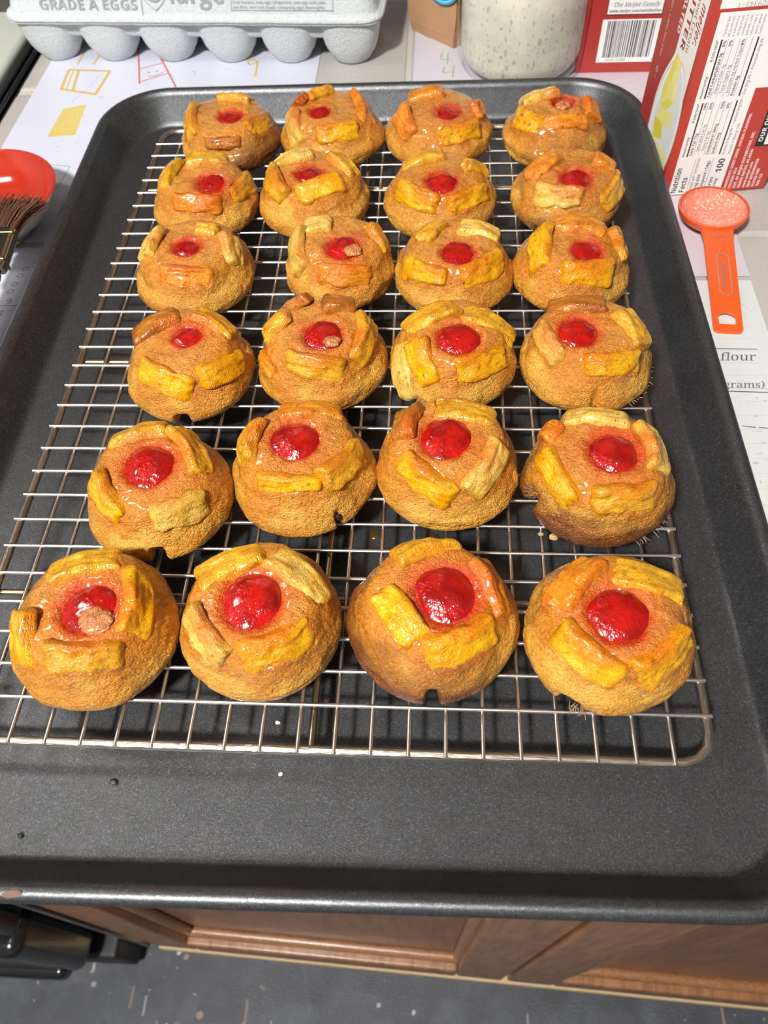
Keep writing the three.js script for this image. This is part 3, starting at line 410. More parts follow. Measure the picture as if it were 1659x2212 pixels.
CAKES.forEach(([cx, cz, r, h, chx, chz], i) => {
  const R = r / 1000, H = h / 1000, f = FEAT[i], mm = 0.001;
  const chunks = CHUNKS.filter((k) => k[0] === i).map(([, x, y, z, lx, ly, lz, nx, ny, nz, L, W, tone], q) => {
    const n = V(nx, ny, nz).normalize(), l = V(lx, ly, lz); l.addScaledVector(n, -l.dot(n)).normalize();
    const w = V().crossVectors(l, n).normalize(), T_ = (6.4 + 1.4 * noise(i * 3.3 + q, 1, 5)) * mm, c = V(x, y, z).multiplyScalar(mm).addScaledVector(n, 0.0011);
    const k = { c, l, n, w, L: Math.max(L, 10) * mm * 1.08, W: Math.max(W, 6.5) * mm * 1.07, T: T_, tone, bend: 13 + 5 * noise(i + q, 4, 4) };
    const rel = V(chx * mm, H, chz * mm).sub(c); k.red = { x: rel.dot(l), z: rel.dot(w) }; return k;
  });
  const t = thing('mini_cake', LABELS[i], 'cake', [cx * mm, YT, cz * mm], 0, 'small pineapple cherry cakes on the cooling rack');
  const cherry = { x: chx * mm, z: chz * mm, r: f.cr * mm * 1.1, bleed: f.bl * mm, glow: i < 12 ? 0.22 : 0.45 };
  const sg = makeSponge(i, R, H, chunks, cherry, f); part('sponge', sg, spongeMat, t);
  chunks.forEach((k, q) => {
    const m = part('pineapple_wedge', makeChunk(k, i * 7 + q + 1), chunkMat, t);
    m.quaternion.setFromRotationMatrix(new THREE.Matrix4().makeBasis(k.l, k.n, k.w)); m.position.copy(k.c); m.updateMatrix();
  });
  // the cherry sits on the local surface height
  const cr = f.cr * mm * 1.13, dd = Math.hypot(cherry.x, cherry.z) / R, sink = dd > 0.28 ? (dd - 0.28) * 0.012 : 0, cg = blob(cr * 1.12, cr * 0.44, cr * 1.02, i * 3.3 + 0.7, 0.13, i % 3 ? CH_A : CH_L, CH_B);
  const cm = part('cherry', cg, cherryMat, t, 'shiny red cherry half'); cm.position.set(cherry.x, H - cr * 0.44 + (f.out + 0.7) * mm - sink, cherry.z); cm.rotation.set(clamp(cherry.z * 18, -0.3, 0.4), i * 1.1, clamp(-cherry.x * 18, -0.3, 0.3));
  for (const [fx, fz, fw, fd] of f.flap ?? []) part('crumb_flap', blob(fw * mm, 2.2 * mm, fd * mm, i + fx, 0.35, CRUMB, CRUMB2), spongeMat, t, 'pale crumb stuck over the cherry').position.set(cherry.x + fx * mm, H + (f.out * 0.4 + 0.2) * mm, cherry.z + fz * mm);
  if (FRINGE[i]) {
    reseed(i + 5); const hairs = [];
    for (const [a, w, n] of FRINGE[i]) for (let q = 0; q < n; q++) { const b = a + (rnd() - 0.5) * w, y = 0.001 + rnd() * 0.004, L = 0.0004 + rnd() * 0.0016, p0 = V(Math.cos(b) * R * 0.95, y, Math.sin(b) * R * 0.95), d = V(Math.cos(b + rnd() - 0.5), (rnd() - 0.4) * 0.5, Math.sin(b + rnd() - 0.5)); hairs.push(tube([p0, p0.clone().addScaledVector(d, 0.0012), p0.clone().addScaledVector(d, 0.0014 + L).add(V((rnd() - 0.5) * 0.002, -rnd() * 0.001, (rnd() - 0.5) * 0.002))], 0.00017, 5, 4)); }
    part('crumb_fringe', mergeGeometries(hairs), fringeMat, t, 'pale frayed fibres at the foot').userData.kind = 'stuff';
  }
  if (i === 17) { const a = P2 - 0.62; part('hole', new THREE.SphereGeometry(0.0016, 12, 8).scale(0.8, 1.3, 0.8).translate(Math.cos(a) * R * 0.965, H * 0.33, Math.sin(a) * R * 0.965), std({ color: S('#1c0f07'), roughness: 0.9 }), t, 'small dark hole'); }
});
// crumbs and syrup drops
{
  const crumbMat = std({ color: S('#a58a5a'), roughness: 0.7 }), darkMat = std({ color: S('#2b211b'), roughness: 0.6 });
  const cr = (x, y, z, s, m, label) => { const g = new THREE.DodecahedronGeometry(s, 1), p = g.attributes.position; for (let i = 0; i < p.count; i++) { const k = 1 + 0.45 * noise(p.getX(i) * 900 + x * 999, p.getY(i) * 900, p.getZ(i) * 900); p.setXYZ(i, p.getX(i) * k * 1.3, p.getY(i) * k * 0.7, p.getZ(i) * k); } g.computeVertexNormals(); solo('crumb', label, 'crumb', g, m).position.set(x, y, z); };
  cr(0.097, 0.0222, 0.1197, 0.0015, crumbMat, 'tan cake crumb caught on a rack wire'); cr(0.0915, 0.0221, 0.1182, 0.001, crumbMat, 'smaller tan crumb beside the crumb on the wire');
  cr(-0.082, 0.0023, 0.2264, 0.0012, darkMat, 'dark crumb on bare sheet in front of the rack'); cr(-0.1138, 0.0021, 0.2478, 0.001, darkMat, 'dark crumb near the front rim below the worn spot');
  cr(-0.0154, 0.0020, 0.2210, 0.0007, std({ color: S('#d8d4cc'), roughness: 0.3 }), 'white sugar grain just in front of the rack rail'); cr(-0.0192, 0.0020, 0.2002, 0.0008, std({ color: S('#d8d4cc'), roughness: 0.3 }), 'white sugar grain under the rack behind its front rail');
  const syr = phy({ color: S('#3a2f12'), roughness: 0.15, clearcoat: 1, clearcoatRoughness: 0.03 });
  const drop = (x, z, a, b, label) => solo('syrup_drop', label, 'syrup drop', new THREE.SphereGeometry(1, 24, 12, 0, Math.PI * 2, 0, Math.PI / 2).scale(a, 0.0012, b), syr).position.set(x, 0.0015, z);
  drop(0.0162, 0.107, 0.0034, 0.003, 'amber syrup drop under the rack between two cakes'); drop(0.0428, 0.1078, 0.0042, 0.0022, 'dark syrup smear under the clean golden cake');
  drop(0.0239, 0.1309, 0.006, 0.0022, 'flat dark syrup smear behind the burnt-edged cake');
}
// ---------------------------------------------------------------- papers on the worktop
function sheet(name, label, x0, x1, z0, z1, y, draw, base = '#cfd1df', turn = 0) {
  const w = x1 - x0, d = z1 - z0, px = 4200, tx = canvasTex(Math.round(Math.min(2048, w * px)), Math.round(Math.min(2048, d * px)), (g, W, H) => {
    g.fillStyle = base; g.fillRect(0, 0, W, H); g.setTransform(W / w / 1000, 0, 0, H / d / 1000, -x0 * W / w, -z0 * H / d); g.lineCap = g.lineJoin = 'round'; draw(g);
  });
  const geo = new THREE.BoxGeometry(w, 0.00025, d, 12, 1, 12), p = geo.attributes.position; for (let i = 0; i < p.count; i++) p.setY(i, p.getY(i) + 0.00012 * noise(p.getX(i) * 30, 3, p.getZ(i) * 30));
  geo.computeVertexNormals();
  const m = solo(name, label, 'paper', geo, phy({ map: tx, roughness: 0.45, clearcoat: 0.35, clearcoatRoughness: 0.3 })); m.position.set((x0 + x1) / 2, y, (z0 + z1) / 2); return m;
}
const poly = (g, pts, col, w, close) => { g.strokeStyle = col; g.lineWidth = w; g.beginPath(); pts.forEach(([x, y], i) => (i ? g.lineTo(x, y) : g.moveTo(x, y))); if (close) g.closePath(); g.stroke(); };
const smudge = (g, n, x0, x1, z0, z1, s) => { reseed(s); for (let i = 0; i < n; i++) { g.fillStyle = `rgba(90,92,105,${0.05 + rnd() * 0.25})`; g.beginPath(); g.ellipse(lerp(x0, x1, rnd()), lerp(z0, z1, rnd()), 0.3 + rnd() * rnd() * 3, 0.2 + rnd() * 0.9, -0.4 + rnd() * 0.6, 0, 7); g.fill(); } };
sheet('drawing_sheet', 'white sheet with yellow squares and a red crayon house, under the egg carton', -0.2825, -0.054, -0.43, -0.118, 0.0004, (g) => {
  g.globalAlpha = 0.85;
  poly(g, [[-262.7, -345.8], [-227.1, -342.2], [-229.7, -305.9], [-260.4, -314.7]], '#c9a545', 2.6, true); poly(g, [[-254, -343.2], [-250.1, -312.2]], '#c9a545', 2.4); poly(g, [[-258.5, -343], [-256, -313]], '#cfae58', 1.6);
  g.fillStyle = '#cdb651'; g.beginPath(); [[-251.1, -245], [-230.1, -247], [-233.2, -290.6], [-250, -285]].forEach(([x, y], i) => (i ? g.lineTo(x, y) : g.moveTo(x, y))); g.fill(); reseed(3);
  for (let i = 0; i < 40; i++) poly(g, [[-251 + rnd() * 16, -285 + i], [-232 - rnd() * 4, -287 + i]], 'rgba(222,208,130,0.4)', 0.6);
  poly(g, [[-212, -381], [-208.9, -368.5], [-197.3, -321.2]], '#c2413c', 1.3); poly(g, [[-192, -381], [-190.4, -366.2], [-168.5, -320.2], [-160, -300]], '#c2413c', 1.4); poly(g, [[-202.7, -345.1], [-185.8, -353.6]], '#c2413c', 1.1); poly(g, [[-197, -324.1], [-177.6, -336.7]], '#c2413c', 1.1); poly(g, [[-192.9, -332.8], [-187.1, -332.6], [-180.9, -339.8]], '#c86a62', 1.1);
  g.fillStyle = '#5a5a66'; for (const [x, z] of [[-193.5, -338.7], [-187, -340.7]]) { g.beginPath(); g.arc(x, z, 0.9, 0, 7); g.fill(); }
  poly(g, [[-113.8, -354.6], [-108.8, -357], [-104.9, -352], [-110.9, -347.6], [-113.8, -354.6]], '#c6ac4e', 1.7); poly(g, [[-105, -353], [-103.8, -330.3]], '#c6ac4e', 1.8);
  poly(g, [[-257.5, -375], [-258, -354.8]], '#c6ae58', 2); poly(g, [[-242, -375], [-244, -354.3]], '#c6ae58', 2);
  poly(g, [[-245.5, -205.4], [-237.7, -208.2], [-222.4, -205.6], [-223.5, -189], [-227, -166]], '#7fae95', 0.9);
  poly(g, [[-233, -338], [-246, -292]], 'rgba(120,122,140,.45)', 0.5); poly(g, [[-140, -350], [-96, -325]], 'rgba(150,150,165,.35)', 0.5);
  smudge(g, 60, -225, -70, -380, -300, 6); smudge(g, 25, -240, -200, -290, -230, 7); g.globalAlpha = 1;
});
sheet('lined_notes', 'lined note sheet with a column of small circles beside the red bowl', -0.288, -0.09, -0.112, 0.13, 0.0008, (g) => {
  for (let z = -108; z < 130; z += 8) poly(g, [[-288, z], [-90, z]], '#b9bfd2', 0.35);
  g.strokeStyle = '#6a6d7c'; g.lineWidth = 0.55; for (const [x, z] of [[-220.6, -84.2], [-221.7, -76.1], [-222.1, -69.1], [-219, -91]]) { g.beginPath(); g.ellipse(x, z, 1.9, 1.6, -0.5, 0, 7); g.stroke(); }
  g.fillStyle = '#6a6d7c'; g.font = '7px sans-serif'; g.fillText('9', -222, -58); g.fillText('4', -224, -47); smudge(g, 20, -232, -205, -112, -92, 5); poly(g, [[-240, -56], [-205, -56]], '#5b5e6c', 0.5);
});
sheet('number_sheet', 'white sheet with green crayon fours beside the jar', 0.0236, 0.121, -0.46, -0.245, 0.0005, (g) => {
  poly(g, [[46.4, -361], [45.3, -350.6], [53, -349.5]], '#8fb07c', 1.1); poly(g, [[51.3, -361], [50.5, -343]], '#8fb07c', 1.1); poly(g, [[48.3, -339], [47.2, -329.8], [56.5, -329.5]], '#8fb07c', 1.1); poly(g, [[55.7, -340], [54.9, -322.3]], '#8fb07c', 1.1);
}, '#cbc8d2');
sheet('scrap_paper', 'pinkish blank paper under the butter boxes and orange spoon', 0.123, 0.232, -0.36, -0.082, 0.0006, (g) => {
  poly(g, [[185, -306], [192, -310], [205, -307], [214, -309]], 'rgba(110,100,110,.5)', 0.35); poly(g, [[172, -303], [186, -302]], 'rgba(110,100,110,.4)', 0.3); smudge(g, 16, 150, 226, -320, -280, 9);
}, '#ccc4cc');
sheet('recipe_sheet', 'handwritten recipe sheet sticking out beside the orange spoon handle', 0.03, 0.2313, -0.0778, 0.2, 0.0009, (g) => {
  for (let z = -66; z < 200; z += 9.5) poly(g, [[100, z], [222, z]], 'rgba(140,150,145,.35)', 0.3);
  poly(g, [[190, -20.3], [222.4, -19.7]], '#4d5050', 0.55); poly(g, [[190, 11.6], [224, 13]], '#3f4242', 0.6); poly(g, [[203, 36.4], [209, 37.2]], '#3f4242', 0.5); poly(g, [[211, 37.3], [222, 38.4]], '#3f4242', 0.5);
  g.fillStyle = '#4c5052'; g.font = 'italic 8.2px serif'; g.fillText('flour', 200.5, -11.3); g.font = 'italic 6.6px serif'; g.fillText('grams)', 198.3, 9.6);
  poly(g, [[214, -38], [221, -58], [224, -66]], 'rgba(130,135,135,.45)', 0.35); poly(g, [[221, -58], [226, -50]], 'rgba(130,135,135,.4)', 0.35); smudge(g, 30, 200, 230, 15, 90, 10);
}, '#ced2cf');

// ---------------------------------------------------------------- egg carton
const pulp = std({ color: S('#ccd1d3'), roughness: 0.92, bumpMap: rep(spongeBump, 1 / 0.05), bumpScale: 0.0006 });
{
  const t = thing('egg_carton', 'closed white pulp egg carton printed with grey lettering', 'egg carton', [-0.15, 0.0006, -0.392], -0.062);
  // one cup: squarish above, round foot below
  const cup = () => {
    const prof = [[0, 0.0012], [0.0105, 0.0004], [0.0135, 0], [0.0152, 0.0012], [0.0168, 0.0046], [0.0190, 0.0075], [0.0212, 0.013], [0.0228, 0.021], [0.0238, 0.030], [0.0243, 0.036]], nu = 40, pos = [], idx = [];
    prof.forEach(([r, y]) => { for (let u = 0; u <= nu; u++) { const a = u / nu * Math.PI * 2, e = lerp(2, 3.4, clamp(y / 0.03, 0, 1)), q = r / Math.pow(Math.pow(Math.abs(Math.cos(a)), e) + Math.pow(Math.abs(Math.sin(a)), e), 1 / e); pos.push(q * Math.cos(a), y, q * Math.sin(a)); } });
    for (let j = 0; j + 1 < prof.length; j++) for (let u = 0; u < nu; u++) { const a = j * (nu + 1) + u; idx.push(a, a + 1, a + nu + 1, a + 1, a + nu + 2, a + nu + 1); }
    const g = new THREE.BufferGeometry(); g.setAttribute('position', new THREE.Float32BufferAttribute(pos, 3)); g.setIndex(idx); g.computeVertexNormals(); return planarUV(g, 'x', 'y');
  };
  const cg = cup(); for (let i = 0; i < 6; i++) for (const z of [-0.0245, 0.0245]) part('egg_cup', cg, pulp, t).position.set((i - 2.5) * 0.05, 0, z);
  part('tray_web', planarUV(rbox(0.286, 0.016, 0.083, 0.006, 0, 0.027, 0, 3), 'x', 'y'), pulp, t);
  const wave = (g, amp) => { const p = g.attributes.position; for (let i = 0; i < p.count; i++) { const n = noise(p.getX(i) * 60, p.getY(i) * 60, p.getZ(i) * 60); p.setXYZ(i, p.getX(i) + n * amp * 0.6, p.getY(i) + noise(p.getX(i) * 45, 7, p.getZ(i) * 45) * amp, p.getZ(i) + n * amp); } g.computeVertexNormals(); return g; };
  part('tray_flange', wave(planarUV(ringMesh(0.1525, 0.0515, 0.016, [[0.012, 0.0335], [0.001, 0.0335], [0, 0.0345], [0.001, 0.0356], [0.012, 0.0356]], 10, 30)), 0.0007), pulp, t);
  const lid = part('lid', wave(planarUV(ringMesh(0.1535, 0.0525, 0.018, [[0.006, 0.0352], [0.0006, 0.0354], [0, 0.0366], [0.0008, 0.0382], [0.004, 0.0392], [0.0052, 0.0405], [0.0056, 0.0425], [0.0105, 0.056], [0.0146, 0.066], [0.0180, 0.0705], [0.0225, 0.0722], [0.03, 0.0725], [0.051, 0.0725]].map((q) => q), 12, 40), 'x', 'y'), 0.0005), pulp, t);
  // grey print on the sloping lid front
  const ink = canvasTex(2048, 300, (g, W, H) => {   // 256 mm x 37.5 mm, 8 px per mm
    g.clearRect(0, 0, W, H); const X = (x) => (x + 128) * 8, Y = (y) => 150 - y * 8 + 60;
    g.fillStyle = '#8d9597'; g.font = 'bold 78px sans-serif'; g.save(); g.translate(X(-119), Y(1.6)); g.scale(81 * 8 / g.measureText('GRADE A EGGS').width, 0.98); g.fillText('GRADE A EGGS', 0, 0); g.restore();
    g.strokeStyle = '#a6adaf'; g.lineWidth = 4; g.beginPath(); g.moveTo(X(-35), Y(-2)); g.lineTo(X(-34.6), Y(20)); g.stroke();
    g.strokeStyle = '#9aa1a3'; g.lineWidth = 5; g.beginPath(); g.moveTo(X(-24), Y(1.4)); g.quadraticCurveTo(X(-34.5), Y(8), X(-34), Y(15)); g.lineTo(X(-34), Y(22)); g.moveTo(X(-24), Y(1.4)); g.quadraticCurveTo(X(-13.6), Y(8), X(-14.4), Y(15)); g.lineTo(X(-14.4), Y(22)); g.stroke();
    g.fillStyle = '#8f979a'; g.beginPath(); g.arc(X(-24.2), Y(14.5), 62, 0, 7); g.fill(); g.fillStyle = '#e2e6e7'; g.font = 'bold 30px sans-serif'; g.textAlign = 'center'; g.fillText('SMART', X(-24.2), Y(11.5)); g.textAlign = 'left';
    g.fillStyle = '#8a9295'; g.font = 'bold 150px sans-serif'; g.save(); g.translate(X(-12.5), Y(6)); g.scale(45 * 8 / g.measureText('large').width, 1); g.fillText('large', 0, 0); g.restore();
    g.strokeStyle = '#8f979a'; g.lineWidth = 3; g.strokeRect(X(36.8), Y(12.2), 79 * 8, 10.4 * 8); g.fillStyle = '#8f979a'; const row = (b, s, y) => { g.font = (b ? 'bold ' : '') + '21px sans-serif'; g.save(); g.translate(X(38.2), Y(y)); g.scale(72 * 8 / g.measureText(s).width, 1); g.fillText(s, 0, 0); g.restore(); };
    row(1, 'SAFE HANDLING INSTRUCTIONS: To prevent illness', 9.2); row(0, 'from bacteria: keep eggs refrigerated, cook eggs until yolks', 6.0); row(0, 'are firm, and cook foods containing eggs thoroughly.', 2.9);
  });
  const sl = 0.35, pg = new THREE.PlaneGeometry(0.256, 0.0375, 40, 2); // lies on the slope: local x as printed, v along the slope
  const pm = part('lid_print', pg, std({ map: ink, transparent: true, roughness: 0.9 }), lid, 'grey printed lettering'); pm.rotation.x = -sl; const off = (150 - 60 - 0) / 8 * 0 + 0.0075;
  pm.position.set(0, 0.0415 + Math.cos(sl) * off, 0.0474 - Math.sin(sl) * off + 0.0006);
}
// ---------------------------------------------------------------- butter cartons
const RED = '#a5332c', RED2 = '#b23a2f';
const faceMat = (t) => phy({ map: t, roughness: 0.42, clearcoat: 0.25, clearcoatRoughness: 0.25 });
const redCard = phy({ color: S(RED), roughness: 0.42, clearcoat: 0.25, clearcoatRoughness: 0.25 });
const nutrition = canvasTex(1120, 2000, (g, W, H) => {   // 70 x 125 mm, 16 px per mm, x from the fold, y up
  const k = 16, X = (x) => x * k, Y = (y) => (125 - y) * k; g.fillStyle = RED2; g.fillRect(0, 0, W, H);
  g.fillStyle = '#f3f2ee'; g.fillRect(X(5.8), Y(110.6), X(34.6), Y(0.6) - Y(110.6)); g.fillRect(X(40.2), Y(110.6), X(29.8), Y(67.5) - Y(110.6)); g.fillRect(X(4.6), 0, X(70), Y(112.4));
  g.fillStyle = '#16161a'; const up = (s, x, y, px, b, wid) => { g.save(); g.translate(X(x), Y(y)); g.rotate(-Math.PI / 2); g.font = (b ? 'bold ' : '') + px + 'px sans-serif'; if (wid) g.scale(wid * k / g.measureText(s).width, 1); g.fillText(s, 0, 0); g.restore(); };
  const bar = (x, y0, y1, w) => g.fillRect(X(x) - w / 2, Y(y1), w, Y(y0) - Y(y1));
  up('Nutrition', 10.6, 1.6, 78, 1, 18); up('Facts', 15.9, 1.6, 78, 1, 11); bar(17.6, 1, 25, 3); up('4 servings per container', 20.4, -3, 38, 0, 29); up('Serving size', 23.8, -2, 44, 1, 16); up('1 tablespoon (14g)', 27.4, -3, 44, 1, 26); bar(29, 1, 25, 3); up('Calories', 33, -2, 50, 1, 13.5); up('per serving', 36, -2, 40, 1, 12); up('100', 36.8, 14, 88, 1, 10);
  for (const [a, b] of [[27, 61], [63.5, 96.5]]) { bar(11.1, a, b, 15); bar(31.8, a, b, 15); for (const x of [14.6, 18, 21.6, 25, 28.6]) bar(x, a, b, 2.5); up('Amount/serving', 9.2, a, 32, 1, 13); up('% Daily Value*', 9.2, b - 12, 32, 1, 12); }
  [['Total Fat 11g', '14%', 1], ['Saturated Fat 7g', '35%', 0], ['Trans Fat 0g', '', 0], ['Cholesterol 30mg', '10%', 1], ['Sodium 0mg', '0%', 1]].forEach(([a, b, c], i) => { const x = 13.9 + i * 3.5; up(a, x, c ? 27.5 : 30, 38, c); if (b) up(b, x, 56.5, 38, 1); });
  [['Total Carbohydrate 0g', '0%', 1], ['Dietary Fiber 0g', '0%', 0], ['Total Sugars 0g', '', 0], ['Includes 0g Added Sugars', '0%', 0], ['Protein 0g', '', 1]].forEach(([a, b, c], i) => { const x = 13.9 + i * 3.5; up(a, x, c ? 64 : 66, 38, c); if (b) up(b, x, 92.5, 38, 1); });
  ['* The % Daily Value', 'tells you how much', 'a nutrient in a', 'serving of food', 'contributes to a', 'daily diet. 2,000', 'calories a day is', 'used for general', 'nutrition advice.'].forEach((s, i) => up(s, 12.2 + i * 2.5, 97.8, 27, 0, 10.5));
  up('Vitamin D 0mcg 0%  \u2022  Calcium 0mg 0%  \u2022  Iron 0mg 0%  \u2022  Potassium 0mg 0%', 35, 26.5, 34, 0, 69); up('Vitamin A 90mcg 10%', 38.6, 26.5, 34, 0, 20);
  g.fillStyle = '#f5e9e3'; ['INGREDIENTS: SWEET CREAM, NATURAL FLAVORING.', 'CONTAINS: MILK', 'DIST. BY MEIJER DISTRIBUTION, INC.', 'GRAND RAPIDS, MI 49544', 'www.meijer.com', 'KEEP REFRIGERATED', 'GLUTEN FREE', '70% 122'].forEach((s, i) => up(s, 44 + i * 3.1, 1.6, 40, 1, [51, 15, 39, 27, 18, 20, 13, 9][i]));
  g.fillStyle = '#1b1d20'; g.fillRect(X(53), Y(92), X(17), Y(30) - Y(92)); g.fillStyle = '#f3f2ee'; g.fillRect(X(58.6), Y(92), X(12), Y(31) - Y(92)); up('OUR QUALITY GUARANTEE', 57, 33, 62, 1, 56);
  g.fillStyle = '#f3f2ee'; g.fillRect(X(41.6), Y(110.6), X(28.4), Y(68.2) - Y(110.6)); g.fillStyle = '#20201f'; reseed(8); for (let y = 72; y < 106;) { const w = 0.3 + rnd() * 0.9; g.fillRect(X(46), Y(y + w), X(20), w * k); y += w + 0.3 + rnd() * 0.9; }
  g.fillStyle = '#8d8f90'; g.font = '60px monospace'; g.save(); g.translate(X(34), Y(115)); g.rotate(Math.PI); g.fillText('1009345-1', 0, 0); g.restore(); g.save(); g.translate(X(30), Y(121.5)); g.rotate(Math.PI); g.fillText('177', 0, 0); g.restore();
});
const spine = canvasTex(1040, 2000, (g, W, H) => {      // 65 x 125 mm, x from the back edge to the fold
  const k = 16, X = (x) => x * k, Y = (y) => (125 - y) * k; g.fillStyle = '#f1f0ec'; g.fillRect(0, 0, W, H);
  g.fillStyle = RED; g.beginPath(); g.moveTo(0, 0); g.lineTo(X(34), 0); g.lineTo(X(32.6), Y(76)); g.bezierCurveTo(X(30), Y(68), X(20), Y(60), X(19), Y(40)); g.lineTo(X(19), Y(0)); g.lineTo(0, H); g.fill();
  g.fillStyle = RED2; g.fillRect(X(61.2), 0, X(5), H);
  g.fillStyle = '#f7f6f2'; g.strokeStyle = '#c4cbd0'; g.lineWidth = 14; g.beginPath(); g.ellipse(X(42), Y(36), X(22), 40 * k, 0.1, 0, 7); g.fill(); g.stroke(); g.fillStyle = '#e3e7e9'; g.beginPath(); g.ellipse(X(43), Y(36), X(18), 36 * k, 0.1, 0, 7); g.fill();
  const q = (c, pts) => { g.fillStyle = c; g.beginPath(); pts.forEach(([x, y], i) => (i ? g.lineTo(X(x), Y(y)) : g.moveTo(X(x), Y(y)))); g.fill(); };
  q('#e6df6e', [[36, 77], [46, 76], [44, 56], [30, 46], [27, 52]]); q('#efe98f', [[40, 77], [47, 73], [42, 52], [36, 50]]); q('#ece689', [[30, 44], [36, 60], [49, 64], [50, 54], [38, 42]]); q('#f3efae', [[43, 64], [50, 63], [49, 54], [44, 55]]); q('#e3dc5f', [[30, 44], [38, 42], [48, 53], [40, 52]]);
  q('#ece78e', [[30, 42], [40, 45], [53, 49], [51, 38], [40, 36], [30, 34]]); q('#f0eba4', [[46, 46], [54, 49], [52, 38], [46, 40]]); q('#dfd640', [[27, 34], [40, 36], [45, 28], [30, 22]]); q('#e9e6a8', [[26, 22], [60, 26], [60, 0], [24, 0]]);
  g.textBaseline = 'alphabetic'; const dn = (s, x, y, px, col, f, wid) => { g.save(); g.translate(X(x), Y(y)); g.rotate(Math.PI / 2); g.font = f.replace('#', px); if (wid) g.scale(wid * k / g.measureText(s).width, 1); g.fillStyle = col; g.fillText(s, 0, 0); g.restore(); };
  dn('meijer.', 52.6, 111.5, 150, '#a8383a', 'italic bold #px sans-serif', 22); dn('Sweet Cream', 45.8, 116, 96, '#6d1f22', '#px serif', 34); dn('BUTTER', 37.6, 118.5, 138, '#8e2424', 'bold #px sans-serif', 38); dn('UNSALTED', 27.6, 119, 100, '#f2e6e0', 'bold #px sans-serif', 34);
  dn('KEEP REFRIGERATED \u2022 1-800-543-3704', 10, 124, 46, '#e8cfc8', 'italic #px sans-serif', 60); g.strokeStyle = '#e8cfc8'; g.lineWidth = 6; g.beginPath(); g.arc(X(11.5), Y(56), 26, 0, 7); g.stroke(); dn('D', 10.6, 57.2, 38, '#e8cfc8', '#px sans-serif'); dn('U', 10.6, 52, 34, '#e8cfc8', '#px sans-serif');
});
const barcodeFace = canvasTex(1120, 2000, (g, W, H) => {
  const k = 16, X = (x) => x * k, Y = (y) => (125 - y) * k; g.fillStyle = RED; g.fillRect(0, 0, W, H); g.fillStyle = '#1d1f22'; g.fillRect(X(14), Y(62), X(45), Y(52.6) - Y(62));
  g.fillStyle = '#20191a'; g.fillRect(X(16.6), Y(52), X(40.2), Y(40.8) - Y(52)); g.fillStyle = '#f1f1ee'; g.fillRect(X(17), Y(51.6), X(39.4), Y(41.4) - Y(51.6)); g.fillRect(X(14.8), Y(38), X(43.6), Y(7.5) - Y(38));
  g.fillStyle = '#2a2a2c'; g.font = 'italic 62px serif'; g.textAlign = 'center'; g.fillText('The Meijer Family', X(37), Y(46.4)); g.font = 'bold 42px sans-serif'; g.fillText('www.meijer.com/satisfaction', X(37), Y(42.6)); g.textAlign = 'left';
  reseed(77); for (let x = 18.8; x < 54.2;) { const w = 0.28 + rnd() * 0.8; g.fillStyle = rnd() < 0.3 ? '#77797b' : '#1b1b1c'; g.fillRect(X(x), Y(37), w * k, Y(11) - Y(37)); x += w + 0.28 + rnd() * 0.7; }
  g.fillStyle = '#3a3a3c'; g.font = '44px sans-serif'; g.fillText('7', X(15.6), Y(8.4)); g.fillText('19283 22888', X(21), Y(8.4)); g.fillText('8', X(56), Y(8.4));
});
function carton(label, pos, turn, w, h, d, front, left) {
  const t = thing('butter_carton', label, 'butter carton', pos, turn, 'butter cartons on the worktop'); const b = part('box', new THREE.BoxGeometry(w - 0.0006, h, d - 0.0006).translate(w / 2, h / 2, -d / 2), redCard, t);
  part('front_print', new THREE.PlaneGeometry(w, h).translate(w / 2, h / 2, 0), faceMat(front), t, 'printed front face');
  if (left) part('side_print', new THREE.PlaneGeometry(d, h).rotateY(-Math.PI / 2).translate(0, h / 2, -d / 2), faceMat(left), t, 'printed side face');
  for (const s of [0.25, 0.75]) part('top_flap', box(w - 0.001, 0.0006, d / 2 - 0.001, w / 2, h + 0.0004, -d * s), redCard, t);
  return t;
}
carton('red and white butter carton showing the nutrition table, behind the orange spoon', [0.1901, 0.0009, -0.1617], 0.1316, 0.0701, 0.125, 0.065, nutrition, spine);
carton('red butter carton with a barcode, standing behind the glass jar', [0.150, 0.0009, -0.3245], 0, 0.07, 0.125, 0.065, barcodeFace, null);

